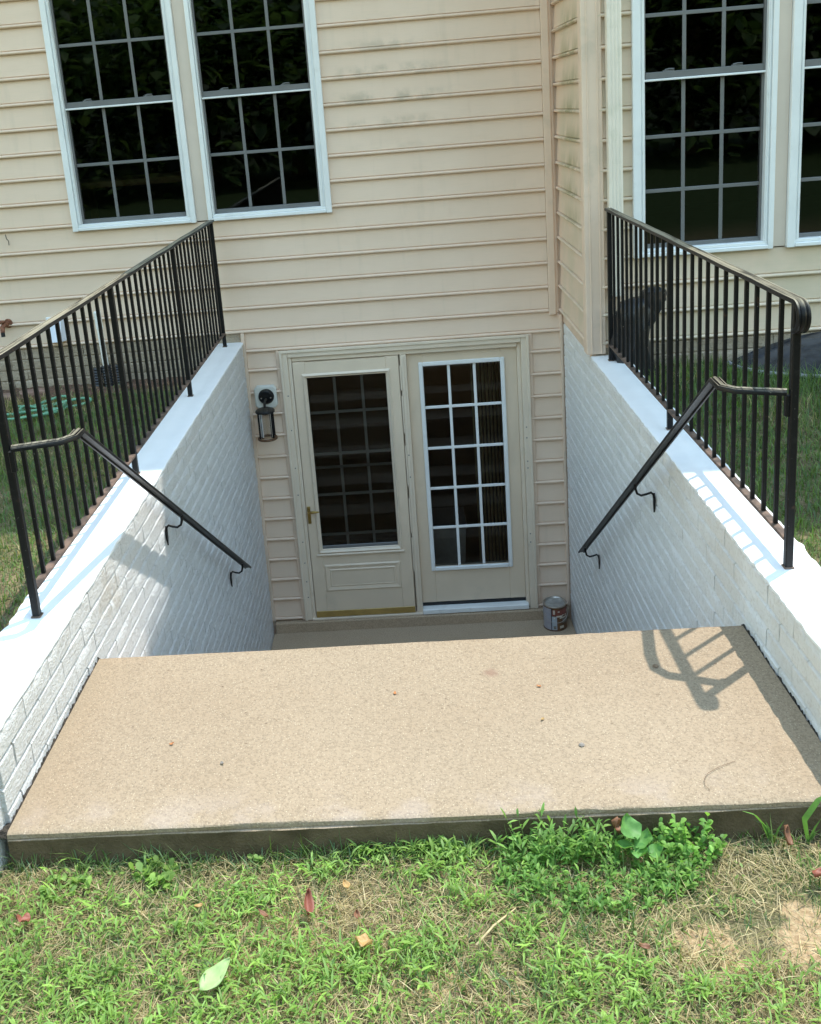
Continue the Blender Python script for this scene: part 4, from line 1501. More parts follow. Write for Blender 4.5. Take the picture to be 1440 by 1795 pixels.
# ------------------------------------------------------------------ things along the right wall
wc = thing('window_well_cover', 'dark plastic window well cover against the house behind the right railing', 'well cover')
vs, fs = [], []
cx0, nA, nR = 2.62, 40, 10
for j in range(nR + 1):
    s = j / nR
    for i in range(nA + 1):
        a = math.pi * i / nA
        x = cx0 - 0.72 * s * math.cos(a)
        y = D - 0.030 - 0.46 * s * math.sin(a)
        z = 2.075 + 0.155 * (1 - s ** 2.2) * (0.55 + 0.45 * (1 - math.sin(a) * s))
        vs.append((x, y, z))
for j in range(nR):
    for i in range(nA):
        a = j * (nA + 1) + i
        fs.append((a, a + 1, a + nA + 2, a + nA + 1))
ob('dome', MB().add(vs, fs), simple("smoky_plastic", (0.035, 0.04, 0.05), 0.16, 0.4, 9, bs=0.3, bscale=10), wc, smooth='all')
ob('rim', MB().tube([(cx0 - 0.725 * math.cos(a), D - 0.03 - 0.465 * math.sin(a), 2.072) for a in np.linspace(0, math.pi, 40)], 0.011, 8), 'can_grey', wc, smooth=True)
mb = MB()
for i in range(40):
    a, b_ = math.pi * i / 40, math.pi * (i + 1) / 40
    q = [(cx0 - 0.70 * math.cos(t), D - 0.03 - 0.44 * math.sin(t)) for t in (a, b_)]
    mb.add([(*q[0], 1.7), (*q[1], 1.7), (*q[1], 2.066), (*q[0], 2.066)], [(0, 1, 2, 3)])
ob('well_wall', mb, 'dark', wc, recalc=False)


def lumpy(name, rings, mat, parent, seed, n=22, amp=0.16):
    rr = random.Random(seed)
    ph = [rr.uniform(0, 6.28) for _ in range(6)]
    vs, fs = [], []
    m = 0
    fine = []
    for (a, b_) in zip(rings[:-1], rings[1:]):
        for t in (0, 0.33, 0.66):
            fine.append([a[k] + (b_[k] - a[k]) * t for k in range(5)])
    fine.append(list(rings[-1]))
    for i, (x, y, z, rx, ry) in enumerate(fine):
        for k in range(n):
            a = 2 * math.pi * k / n
            w_ = 1 + amp * (math.sin(3 * a + ph[0] + z * 17) * 0.5 + math.sin(5 * a + ph[1] - z * 31) * 0.4 + rr.uniform(-.35, .35))
            vs.append((x + rx * w_ * math.cos(a), y + ry * w_ * math.sin(a), z))
    for i in range(len(fine) - 1):
        for k in range(n):
            a, b_ = i * n + k, i * n + (k + 1) % n
            fs.append((a, b_, b_ + n, a + n))
    fs += [tuple(reversed(range(n))), tuple(range((len(fine) - 1) * n, len(fine) * n))]
    return ob(name, MB().add(vs, fs), mat, parent, smooth=True)


bb = thing('wrapped_bundle', 'black plastic wrapped bundle standing against the house behind the right railing', 'bundle')
lumpy('wrapping', [(1.345, -1.18, 1.93, 0.11, 0.09), (1.335, -1.18, 2.05, 0.115, 0.09), (1.31, -1.18, 2.2, 0.10, 0.085), (1.305, -1.18, 2.33, 0.105, 0.09), (1.325, -1.18, 2.43, 0.115, 0.085), (1.34, -1.18, 2.49, 0.10, 0.07), (1.36, -1.18, 2.52, 0.05, 0.03)], 'black_plastic', bb, 5, amp=0.22)
lumpy('wrapping', [(1.41, -1.19, 2.36, 0.02, 0.03), (1.425, -1.19, 2.43, 0.045, 0.04), (1.43, -1.195, 2.50, 0.07, 0.045), (1.43, -1.195, 2.555, 0.065, 0.045), (1.428, -1.19, 2.575, 0.03, 0.02)], 'black_plastic', bb, 8, amp=0.16)


# ------------------------------------------------------------------ vegetation
def vnoise(x, y, f, seed):
    x, y = np.asarray(x) * f + seed * 13.7, np.asarray(y) * f + seed * 7.3
    xi, yi = np.floor(x), np.floor(y)
    xf, yf = x - xi, y - yi
    xf, yf = xf * xf * (3 - 2 * xf), yf * yf * (3 - 2 * yf)

    def h(a, b_):
        v = np.sin(a * 127.1 + b_ * 311.7 + seed * 3.3) * 43758.5453
        return v - np.floor(v)
    return (h(xi, yi) * (1 - xf) + h(xi + 1, yi) * xf) * (1 - yf) + (h(xi, yi + 1) * (1 - xf) + h(xi + 1, yi + 1) * xf) * yf


def np_mesh(name, V, quads, tris, tint, mat, parent=None):
    me = bpy.data.meshes.new(name)
    nv = len(V)
    nq, nt_ = len(quads), len(tris)
    me.vertices.add(nv)
    me.vertices.foreach_set('co', np.asarray(V, np.float32).ravel())
    loops = np.concatenate([np.asarray(quads, np.int32).ravel(), np.asarray(tris, np.int32).ravel()])
    me.loops.add(len(loops))
    me.loops.foreach_set('vertex_index', loops)
    me.polygons.add(nq + nt_)
    starts = np.concatenate([np.arange(nq) * 4, nq * 4 + np.arange(nt_) * 3]).astype(np.int32)
    me.polygons.foreach_set('loop_start', starts)
    me.update(calc_edges=True)
    at = me.color_attributes.new('tint', 'FLOAT_COLOR', 'POINT')
    c = np.ones((nv, 4), np.float32)
    c[:, :3] = tint
    at.data.foreach_set('color', c.ravel())
    me.materials.append(MAT[mat])
    me.shade_smooth()
    o = bpy.data.objects.new(name, me)
    COL.objects.link(o)
    o.parent = parent
    return o


def blades(P, head, length, width, lean, curl, col):
    """grass blades: P (N,3) feet; lean/curl in radians from the vertical"""
    N = len(P)
    d = np.stack([np.cos(head), np.sin(head), np.zeros(N)], 1)
    s = np.stack([-np.sin(head), np.cos(head), np.zeros(N)], 1)
    upv = np.array([0, 0, 1.0])
    m = P + (d * np.sin(lean)[:, None] + upv * np.cos(lean)[:, None]) * (length * 0.5)[:, None]
    l2 = lean + curl
    t = m + (d * np.sin(l2)[:, None] + upv * np.cos(l2)[:, None]) * (length * 0.5)[:, None]
    w = (width / 2)[:, None]
    V = np.stack([P - s * w, P + s * w, m + s * w * 0.85, m - s * w * 0.85, t], 1).reshape(-1, 3)
    b_ = np.arange(N)[:, None] * 5
    quads = b_ + np.array([[0, 1, 2, 3]])
    tris = b_ + np.array([[3, 2, 4]])
    return V, quads, tris, np.repeat(col, 5, 0)


def leaves(P, head, length, width, pitch, fold, droop, col, shape=0.42):
    """broad leaves with a folded midrib: P base point"""
    N = len(P)
    h = np.stack([np.cos(head), np.sin(head), np.zeros(N)], 1)
    s = np.stack([-np.sin(head), np.cos(head), np.zeros(N)], 1)
    upv = np.array([0, 0, 1.0])

    def along(u, pit):
        return h * (np.cos(pit) * u)[:, None] + upv * (np.sin(pit) * u)[:, None]
    a = along(length * shape, pitch)
    c2 = a + along(length * 0.33, pitch - droop * 0.6)
    tp = c2 + along(length * (0.67 - shape), pitch - droop)
    lift = upv * (np.sin(fold) * width / 2)[:, None]
    out = s * (np.cos(fold) * width / 2)[:, None]
    V = np.stack([P, P + a - out + lift, P + a, P + a + out + lift, P + c2 - out * .72 + lift * .72, P + c2, P + c2 + out * .72 + lift * .72, P + tp], 1).reshape(-1, 3)
    b_ = np.arange(N)[:, None] * 8
    quads = np.concatenate([b_ + np.array([[1, 2, 5, 4]]), b_ + np.array([[2, 3, 6, 5]])])
    tris = np.concatenate([b_ + np.array([[0, 2, 1]]), b_ + np.array([[0, 3, 2]]), b_ + np.array([[4, 5, 7]]), b_ + np.array([[5, 6, 7]])])
    return V, quads, tris, np.repeat(col, 8, 0)


def join(parts):
    Vs, Q, T, C, o = [], [], [], [], 0
    for V, q, t, c in parts:
        Vs.append(V)
        Q.append(q + o)
        T.append(t + o)
        C.append(c)
        o += len(V)
    return np.concatenate(Vs), np.concatenate(Q), np.concatenate(T), np.concatenate(C)


def pal(n, cols, jit=0.2):
    cols = np.asarray(cols, float)
    a = cols[NP.integers(0, len(cols), n)]
    b_ = cols[NP.integers(0, len(cols), n)]
    t = NP.random((n, 1))
    return np.clip((a * t + b_ * (1 - t)) * (1 + NP.uniform(-jit, jit, (n, 1))), 0, 1)


GREEN = [(0.105, 0.175, 0.035), (0.14, 0.215, 0.05), (0.08, 0.14, 0.03), (0.17, 0.235, 0.065)]
LIME = [(0.24, 0.38, 0.075), (0.30, 0.45, 0.10), (0.18, 0.31, 0.06), (0.24, 0.37, 0.11)]
STRAW = [(0.46, 0.36, 0.19), (0.38, 0.30, 0.15), (0.56, 0.46, 0.27), (0.30, 0.25, 0.11)]
BLUEG = [(0.10, 0.17, 0.075), (0.13, 0.21, 0.10), (0.09, 0.15, 0.06)]
SOILS = ((0.62, -4.935, 0.075), (0.88, -4.90, 0.10), (0.83, -4.98, 0.05))


def feet(x, y, dz=-0.004):
    return np.stack([x, y, ground_h(x, y) + dz], 1)


def front_lawn():
    X0, X1, Y0, Y1 = -1.75, 1.55, -5.75, YS0 - 0.006

    def rndxy(n):
        x, y = NP.uniform(X0, X1, n), NP.uniform(Y0, Y1, n)
        k = np.ones(n, bool)
        for (sx, sy, r) in SOILS:
            d = np.hypot(x - sx, (y - sy) * 1.3) + (vnoise(x, y, 14, 3) - 0.5) * 0.16
            k &= (d > r * 0.8) | (NP.random(n) < 0.30)
        return x[k], y[k]
    parts = []
    # short thin turf: green and straw patches
    x, y = rndxy(46000)
    g = vnoise(x, y, 3.6, 1) * 0.6 + vnoise(x, y, 9, 2) * 0.4
    isg = g + NP.uniform(-.16, .16, len(x)) > 0.46
    n = len(x)
    col = np.where(isg[:, None], pal(n, GREEN + BLUEG + [LIME[2]]), pal(n, STRAW + [GREEN[0]]))
    parts.append(blades(feet(x, y), NP.uniform(0, 6.28, n), NP.uniform(0.015, 0.05, n) * (0.6 + 0.8 * vnoise(x, y, 7, 9)), NP.uniform(0.0011, 0.0028, n), np.abs(NP.normal(0.6, 0.45, n)), NP.uniform(0.1, 0.9, n), col))
    # matted thatch
    x, y = rndxy(38000)
    n = len(x)
    dz = NP.uniform(0.0, 0.014, n)
    P = feet(x, y, 0.0)
    P[:, 2] += dz
    parts.append(blades(P, NP.uniform(0, 6.28, n), NP.uniform(0.02, 0.075, n), NP.uniform(0.0009, 0.0024, n), NP.uniform(1.1, 1.6, n), NP.uniform(-.2, .3, n), pal(n, STRAW, 0.35)))
    n = 36000
    x, y = NP.uniform(-3.4, 3.4, n), NP.uniform(-6.6, YS0 + 0.3, n)
    k = ((np.abs(x) > 1.5) | (y < -5.7)) & ~((np.abs(x) < 1.36) & (y > YS0 - 0.02))
    x, y = x[k], y[k]
    n = len(x)
    parts.append(blades(feet(x, y), NP.uniform(0, 6.28, n), NP.uniform(0.03, 0.07, n), NP.uniform(0.0025, 0.0050, n), np.abs(NP.normal(0.6, 0.4, n)), NP.uniform(0.1, 0.9, n), pal(n, GREEN + LIME[:1] + STRAW[:2])))
    # broad single blades crowding in the greener patches
    x, y = rndxy(9000)
    g = vnoise(x, y, 3.0, 11) * 0.6 + vnoise(x, y, 8, 12) * 0.4
    k = g + NP.uniform(-.1, .1, len(x)) > 0.50
    x, y = x[k], y[k]
    n = len(x)
    parts.append(blades(feet(x, y, 0.002), NP.uniform(0, 6.28, n), NP.uniform(0.02, 0.06, n), NP.uniform(0.0028, 0.0055, n), NP.uniform(0.3, 1.3, n), NP.uniform(0.1, 0.8, n), pal(n, LIME + GREEN, 0.25)))
    # longer bluish blades in tufts
    tx, ty = NP.uniform(X0, X1, 75), NP.uniform(Y0, Y1, 75)
    tx = np.concatenate([tx, NP.uniform(X0, X1, 130)])
    ty = np.concatenate([ty, NP.uniform(Y1 - 0.035, Y1, 130)])
    big = NP.uniform(0.45, 1.45, len(tx))
    xs, ys, ls = [], [], []
    for a, b_, s in zip(tx, ty, big):
        k = NP.integers(6, 26)
        xs.append(a + NP.normal(0, 0.022, k))
        ys.append(np.minimum(b_ + NP.normal(0, 0.02, k), Y1))
        ls.append(NP.uniform(0.045, 0.085, k) * s)
    x, y, l = map(np.concatenate, (xs, ys, ls))
    n = len(x)
    parts.append(blades(feet(x, y), NP.uniform(0, 6.28, n), l, NP.uniform(0.0022, 0.0040, n), np.abs(NP.normal(0.45, 0.35, n)), NP.uniform(0.1, 1.1, n), pal(n, BLUEG + GREEN)))
    V = join(parts)
    o = np_mesh('grass', *V, 'grass')
    tag(o, 'patchy short grass and dry thatch in front of the landing', 'grass', kind='stuff')
    # low broad bladed weeds (crabgrass): rosettes crowding in patches
    parts = []
    cx_, cy_ = [], []
    PATCH = [(-1.02, -4.93, .26, .16, 60), (-0.75, -5.05, .25, .12, 55), (-0.32, -4.98, .22, .11, 60), (-0.55, -4.86, .12, .06, 18), (-0.42, -4.76, .13, .06, 24), (-0.10, -4.98, .12, .08, 18),
             (0.05, -4.66, .12, .07, 30), (0.10, -4.78, .06, .05, 8), (0.0, -4.93, .08, .08, 16), (0.33, -5.02, .16, .08, 34), (0.62, -5.05, .10, .05, 16), (-0.9, -4.76, .2, .07, 20), (0.20, -4.90, .06, .04, 6),
             (0.85, -5.07, .14, .06, 10), (-0.13, -4.60, .06, .03, 8), (-0.25, -4.68, .08, .04, 10), (0.02, -4.60, .08, .03, 14), (-1.1, -5.1, .2, .1, 30), (-0.5, -5.12, .4, .08, 50), (0.4, -5.15, .5, .08, 40)]
    for (a, b_, rx, ry, k) in PATCH:
        k = int(k * 2.2)
        cx_.append(NP.normal(a, rx * 0.55, k))
        cy_.append(np.minimum(NP.normal(b_, ry * 0.6, k), Y1 - 0.01))
    cx_, cy_ = np.concatenate(cx_), np.concatenate(cy_)
    xs, ys, hd, pt_, ln_, wd, sc = [], [], [], [], [], [], []
    for a, b_ in zip(cx_, cy_):
        k = NP.integers(5, 10)
        a0 = NP.uniform(0, 6.28)
        xs.append(np.full(k, a) + NP.normal(0, 0.010, k))
        ys.append(np.full(k, b_) + NP.normal(0, 0.010, k))
        hd.append(a0 + np.arange(k) * 6.28 / k + NP.normal(0, 0.35, k))
        pt_.append(NP.uniform(0.15, 1.15, k))
        s = NP.uniform(0.5, 1.25)
        ln_.append(NP.uniform(0.016, 0.044, k) * s)
        wd.append(NP.uniform(0.0032, 0.0075, k) * s)
        sc.append(np.full(k, NP.uniform(0.75, 1.3)))
    x, y, hd, pt_, ln_, wd, sc = map(np.concatenate, (xs, ys, hd, pt_, ln_, wd, sc))
    y = np.minimum(y, Y1 - 0.002)
    n = len(x)
    P = feet(x, y, 0.0)
    P[:, 2] += NP.uniform(0.008, 0.036, n)
    parts.append(leaves(P, hd, ln_, wd, pt_, NP.uniform(0.1, 0.5, n), NP.uniform(0.2, 1.2, n), pal(n, LIME, 0.2) * sc[:, None], 0.35))
    # scattered tiny round leaves
    x, y = rndxy(2600)
    k = vnoise(x, y, 5, 8) > 0.45
    x, y = x[k], y[k]
    n = len(x)
    P = feet(x, y, 0.0)
    P[:, 2] += NP.uniform(0.006, 0.025, n)
    parts.append(leaves(P, NP.uniform(0, 6.28, n), NP.uniform(0.008, 0.016, n), NP.uniform(0.006, 0.011, n), NP.uniform(-.2, .7, n), NP.uniform(0.0, 0.4, n), NP.uniform(0, .5, n), pal(n, LIME + GREEN)))
    o = np_mesh('low_weeds', *join(parts), 'leafy')
    tag(o, 'light green crabgrass and small weeds spread through the front lawn', 'weeds', kind='stuff')


front_lawn()


def side_lawn(x0, x1, y0, y1, n, label, dens_dark):
    x, y = NP.uniform(x0, x1, n), NP.uniform(y0, y1, n)
    k = ~((x > 1.0) & (y > D + 0.0)) & ~((np.hypot((x - 2.62) / 0.74, (y - D) / 0.5) < 1) & (x > 0))
    k &= ~((x < 0) & (y > -0.30) & (NP.random(n) < 0.8))
    x, y = x[k], y[k]
    n = len(x)
    g = vnoise(x, y, 2.2, 4)
    col = np.where((g + NP.uniform(-.2, .2, n) > 0.30)[:, None], pal(n, GREEN + BLUEG + [LIME[2]]), pal(n, STRAW + GREEN))
    l = NP.uniform(0.03, 0.075, n) * (0.75 + 0.6 * vnoise(x, y, 3.1, 6))
    if x0 > 0:
        l *= 1.0 + 0.9 * sstep(-2.2, -1.2, y)
    o = np_mesh('grass', *blades(feet(x, y), NP.uniform(0, 6.28, n), l, NP.uniform(0.0025, 0.0055, n), np.abs(NP.normal(0.5, 0.35, n)), NP.uniform(0.1, 1.0, n), col), 'grass')
    tag(o, label, 'grass', kind='stuff')


side_lawn(-3.3, OL - 0.006, -4.5, -0.05, 42000, 'green grass behind the left railing', 1)
side_lawn(OR + 0.006, 3.3, -4.5, -1.06, 42000, 'longer green grass behind the right railing', 1)


def weed_plant(label, cat, cx_, cy_, rx, ry, stems, hmin, hmax, per, llen, lw, cols, lean=0.5, shape=0.42):
    t = thing('weed_plant', label, cat)
    P, H, L, W, PT, C = [], [], [], [], [], []
    sv, sf = MB(), None
    for i in range(stems):
        a = NP.uniform(0, 6.28)
        r = math.sqrt(NP.random())
        bx_, by_ = cx_ + rx * r * math.cos(a), min(cy_ + ry * r * math.sin(a), YS0 - 0.012)
        h = NP.uniform(hmin, hmax) * (1.1 - 0.5 * r * r)
        ld = a + NP.normal(0, 0.7)
        le = NP.uniform(0.05, lean)
        base = np.array([bx_, by_, ZG])
        tip = base + np.array([math.cos(ld) * math.sin(le), math.sin(ld) * math.sin(le), math.cos(le)]) * h
        tip[1] = min(tip[1], YS0 - 0.006)
        sv.tube([tuple(base), tuple((base + tip) / 2 + np.array([0, 0, 0.004])), tuple(tip)], [0.0011, 0.0009, 0.0005], 3, caps=False)
        shade = NP.uniform(0.8, 1.15)
        for j in range(per):
            f = 0.25 + 0.75 * (j + NP.random() * 0.6) / per
            P.append(base + (tip - base) * f)
            H.append(NP.uniform(0, 6.28))
            L.append(NP.uniform(*llen))
            W.append(NP.uniform(*lw))
            PT.append(NP.uniform(0.05, 1.0) if f < 0.85 else NP.uniform(0.5, 1.3))
            C.append(pal(1, cols)[0] * shade)
    n = len(P)
    P = np.array(P)
    P[:, 1] = np.minimum(P[:, 1], YS0 - 0.01)
    o = np_mesh('leaves', *leaves(P, np.array(H), np.array(L), np.array(W), np.array(PT), NP.uniform(0.05, 0.45, n), NP.uniform(0.1, 0.8, n), np.array(C), shape), 'leafy', t)
    o['kind'] = 'stuff'
    s = ob('stems', sv, 'leafstem', t, recalc=False)
    s['kind'] = 'stuff'
    return t


MAT['leafstem'] = simple("green_stem", (0.13, 0.20, 0.06), 0.6, 0.2, 50)
WEED = [(0.16, 0.31, 0.065), (0.20, 0.37, 0.085), (0.12, 0.25, 0.055), (0.25, 0.41, 0.09)]
weed_plant('dense clump of green pointed leaf weeds against the landing', 'weed', 0.41, -4.715, 0.235, 0.14, 250, 0.02, 0.075, 8, (0.012, 0.028), (0.004, 0.009), WEED, 0.7)
weed_plant('taller lance leaved weed shoots at the back of the green clump', 'weed', 0.335, -4.645, 0.14, 0.035, 60, 0.06, 0.135, 7, (0.022, 0.042), (0.005, 0.010), WEED, 0.45)
weed_plant('small bush of yellow green rounded leaves right of the clump', 'weed', 0.665, -4.648, 0.065, 0.04, 34, 0.05, 0.12, 7, (0.014, 0.022), (0.011, 0.017), [(0.22, 0.42, 0.08), (0.27, 0.47, 0.10), (0.16, 0.34, 0.07)], 0.5, 0.5)
weed_plant('leafy green weed below the yellow green bush', 'weed', 0.60, -4.72, 0.08, 0.06, 30, 0.03, 0.07, 7, (0.016, 0.026), (0.006, 0.011), WEED, 0.7)
weed_plant('green lobed weed at the left end of the landing', 'weed', -0.70, -4.68, 0.06, 0.04, 12, 0.02, 0.05, 5, (0.018, 0.032), (0.014, 0.024), LIME, 0.7, 0.5)
weed_plant('small weed left of the lobed weed, near the wall end', 'weed', -0.92, -4.70, 0.07, 0.04, 14, 0.02, 0.05, 5, (0.016, 0.028), (0.010, 0.018), LIME, 0.7, 0.5)
weed_plant('tiny seedling against the landing left of centre', 'weed', -0.435, -4.625, 0.012, 0.006, 3, 0.025, 0.04, 4, (0.014, 0.020), (0.014, 0.019), LIME, 0.4, 0.5)
weed_plant('tiny seedling against the landing near its middle', 'weed', -0.155, -4.618, 0.012, 0.004, 3, 0.02, 0.03, 4, (0.012, 0.018), (0.010, 0.014), LIME, 0.4, 0.5)


def big_leaf(L, W, segs=10, rows=6, cup=0.10, curl=0.25, wav=0.05, notch=0.0, seed=0, lobes=0.0):
    rr = random.Random(seed)
    vs, fs = [], []
    for i in range(segs + 1):
        t = i / segs
        w_ = W / 2 * (math.sin(math.pi * min(1, t ** 0.75 * 0.985 + 0.015)) ** 0.8 + 0.02) * (1 + lobes * math.sin(t * 19))
        for j in range(-rows // 2, rows // 2 + 1):
            u = j / (rows / 2)
            y = L * t - notch * L * (abs(u) ** 1.5) * max(0, 0.35 - t)
            z = cup * W * abs(u) ** 1.4 + curl * L * (t - 0.5) ** 2 + wav * W * math.sin(u * 4 + t * 9 + seed) * abs(u) + rr.uniform(-.01, .01) * W
            vs.append((u * w_, y - L / 2, z))
    m = rows + 1
    for i in range(segs):
        for j in range(rows):
            a = i * m + j
            fs.append((a, a + 1, a + m + 1, a + m))
    return MB().add(vs, fs)


def fallen(name, label, cat, mat, x, y, L, W, rot, tilt=(0.1, 0.1), dz=0.02, group=None, **kw):
    o = ob(name, big_leaf(L, W, **kw), mat, smooth='all', recalc=False)
    md = o.modifiers.new('thickness', 'SOLIDIFY')
    md.thickness = 0.0006
    o.location = (x, y, float(ground_h(x, y)) + dz + 0.012)
    o.rotation_euler = (tilt[0], tilt[1], rot)
    return tag(o, label, cat, group)


# big violet-like leaves by the clump
vl = thing('violet_plant', 'plant with large pleated round leaves beside the weed clump', 'weed')
for k, (x, y, z, s, r, tx, ty) in enumerate(((0.512, -4.645, 0.088, 0.055, 0.4, 0.65, 0.15), (0.550, -4.668, 0.066, 0.050, -0.9, 0.5, -0.3), (0.488, -4.685, 0.060, 0.046, 2.0, 0.4, 0.3), (0.535, -4.70, 0.055, 0.040, -2.2, 0.4, 0.2), (0.575, -4.69, 0.050, 0.036, -1.4, 0.5, 0.2))):
    mb = big_leaf(s, s * 1.05, cup=0.16, curl=0.45, wav=0.09, notch=0.5, seed=k, lobes=0.03)
    o = ob('leaf', mb, leaf_mat("violet_leaf", 0.35, False, (0.16, 0.36, 0.09)), vl, smooth='all', recalc=False)
    o.location = (x, y, ZG + z)
    o.rotation_euler = (tx, ty, r)
    ob('stalk', MB().tube([(x, y - 0.02, ZG), (x, y - 0.01, ZG + z * 0.6), (x, y, ZG + z)], 0.0014, 5), 'leafstem', vl)

fallen('fallen_leaf', 'large pale green leaf lying flat on the grass', 'leaf', 'paleleaf', -0.477, -5.017, 0.088, 0.045, -0.75, (0.25, 0.1), 0.040, curl=0.1, cup=0.08, seed=3)
fallen('fallen_leaf', 'curled tan yellow leaf on the lawn', 'leaf', 'tanleaf', -0.153, -4.93, 0.042, 0.036, 1.2, (0.1, 0.25), 0.026, curl=0.5, cup=0.25, wav=0.15, seed=5)
fallen('fallen_leaf', 'red brown folded leaf standing up in the grass', 'leaf', 'redleaf', -0.292, -4.812, 0.058, 0.026, 0.35, (0.5, 0.5), 0.034, curl=0.2, cup=0.5, seed=7)
fallen('fallen_leaf', 'rusty red leaf on the grass near the left edge', 'leaf', 'redleaf', -0.987, -4.824, 0.034, 0.028, 1.9, (0.3, 0.1), 0.028, curl=0.3, cup=0.2, wav=0.2, seed=8, lobes=0.2)
fallen('fallen_leaf', 'dry brown leaf propped at the right end of the landing', 'leaf', 'brownleaf', 0.90, -4.645, 0.046, 0.022, 0.5, (0.9, 0.5), 0.030, curl=0.3, cup=0.5, seed=9)
fallen('fallen_leaf', 'crumpled brown leaf behind the round leaved plant', 'leaf', 'brownleaf', 0.482, -4.635, 0.042, 0.03, 1.2, (0.8, 0.2), 0.062, curl=0.6, cup=0.5, wav=0.3, seed=10)
fallen('fallen_leaf', 'reddish leaf on the lawn at the right edge', 'leaf', 'redleaf', 0.93, -4.78, 0.045, 0.03, 2.4, (0.3, 0.3), 0.026, curl=0.4, cup=0.3, seed=11)
fallen('fallen_leaf', 'small brown leaf left of the red folded leaf', 'leaf', 'brownleaf', -0.397, -4.833, 0.030, 0.014, 1.0, (0.2, 0.3), 0.026, curl=0.3, cup=0.3, seed=12)
fallen('fallen_leaf', 'small tan leaf above the red folded leaf', 'leaf', 'tanleaf', -0.201, -4.745, 0.024, 0.018, 0.5, (0.2, 0.1), 0.022, curl=0.3, cup=0.3, seed=13)
fallen('fallen_leaf', 'small brown leaf on the straw right of centre', 'leaf', 'brownleaf', 0.474, -4.969, 0.024, 0.016, 1.4, (0.2, 0.1), 0.024, curl=0.4, cup=0.4, seed=14)
fallen('fallen_leaf', 'small brown leaf right of the red folded leaf', 'leaf', 'brownleaf', -0.17, -4.845, 0.020, 0.015, 0.2, (0.3, 0.1), 0.024, curl=0.4, cup=0.4, seed=15)
fallen('fallen_leaf', 'small tan leaf below the lobed weed', 'leaf', 'tanleaf', -0.56, -4.80, 0.022, 0.012, 2.2, (0.3, 0.1), 0.024, curl=0.4, cup=0.4, seed=16)
tw = ob('straw_stalk', MB().tube([(0.105, -4.935, ZG + 0.026), (0.15, -4.885, ZG + 0.031), (0.207, -4.832, ZG + 0.028)], [0.0032, 0.0028, 0.0016], 6), 'straw', smooth='all')
tag(tw, 'dry straw coloured stalk lying on the lawn', 'stalk')

# long blades leaning out at the foot of the landing
for label, pts in (('tall grass stem against the landing at the far right', [(0.965, -4.63, 0), (0.955, -4.625, 0.07), (0.985, -4.63, 0.13), (1.015, -4.64, 0.16)]),
                   ('broad grass stem left of the propped brown leaf', [(0.875, -4.63, 0), (0.855, -4.625, 0.06), (0.83, -4.63, 0.095), (0.795, -4.64, 0.115)])):
    t = thing('grass_stem', label, 'grass stem')
    mb = MB()
    P = [Vector((p[0], p[1], ZG + p[2])) for p in pts]
    n = 12
    L, R2 = [], []
    for i in range(n + 1):
        f = i / n * 3
        k = min(2, int(f))
        p = P[k].lerp(P[k + 1], f - k)
        w_ = 0.007 * math.sin(math.pi * min(1, 0.12 + 0.88 * i / n)) ** 0.8 + 0.0006
        L.append(p + Vector((w_ * 0.6, -w_ * 0.8, 0)))
        R2.append(p - Vector((w_ * 0.6, -w_ * 0.8, 0)))
    mb.add([tuple(p) for p in L + R2], [(i, i + 1, n + 2 + i, n + 1 + i) for i in range(n)])
    ob('blade', mb, leaf_mat("fresh_blade", 0.4, False, (0.17, 0.36, 0.08)), t, smooth='all', recalc=False)
    for k in range(5):
        a = NP.uniform(0, 6.28)
        h = NP.uniform(0.04, 0.09)
        q = P[0] + Vector((0.03 * math.cos(a), -abs(0.02 * math.sin(a)), h))
        mb = MB().add([tuple(P[0] + Vector((-.003, 0, 0))), tuple(P[0] + Vector((.003, 0, 0))), tuple((P[0] + q) / 2 + Vector((.003, 0, .012))), tuple((P[0] + q) / 2 + Vector((-.003, 0, .012))), tuple(q)], [(0, 1, 2, 3), (3, 2, 4)])
        ob('blade', mb, 'grassblade' if 'grassblade' in MAT else MAT.setdefault('grassblade', leaf_mat("side_blade", 0.4, False, (0.12, 0.25, 0.07))), t, recalc=False)

# ------------------------------------------------------------------ small litter on the landing
zt = ZS + 0.0012
tag(ob('curved_twig', MB().tube([(0.742, -4.553, zt + .002), (0.735, -4.535, zt + .004), (0.740, -4.512, zt + .006), (0.757, -4.488, zt + .005), (0.790, -4.464, zt + .003), (0.842, -4.440, zt + .002)], [0.0007, 0.0008, 0.0008, 0.0008, 0.0007, 0.0006], 5), 'twig', smooth='all'), 'thin curved twig on the landing near its front right corner', 'twig')
o = ob('pebble', MB().lathe([(0.0, 0.008), (0.005, 0.007), (0.009, 0.003), (0.007, 0.0), (0.0, 0.0)], 7, (0.452, -4.338, ZS - 0.0005)), 'stone')
tag(o, 'small dark pebble on the landing right of centre', 'pebble')
o = ob('pebble', MB().lathe([(0.0, 0.009), (0.006, 0.008), (0.010, 0.003), (0.007, 0.0), (0.0, 0.0)], 8, (0.752, -3.957, ZS - 0.0005)), 'twig')
tag(o, 'brown acorn cap in the railing shadow on the landing', 'acorn cap')
for k, (x, y, lab, mt) in enumerate(((-0.073, -4.037, 'faint orange petal near the middle of the landing', 'orange'), (0.374, -4.038, 'orange petal right of the brown stain', 'orange'), (0.361, -4.211, 'tan petal below the orange petal', 'tanleaf'), (-0.567, -4.348, 'dark leaf scrap on the left half of the landing', 'stone'), (-0.735, -4.245, 'tiny orange scrap near the left wall', 'orange'))):
    o = fallen('leaf_scrap', lab, 'leaf scrap', mt, x, y, 0.013, 0.008, k * 1.3, (0.1, 0.1), 0, curl=0.4, cup=0.3, seed=20 + k)
    o.location.z = ZS + 0.003
mb = MB()
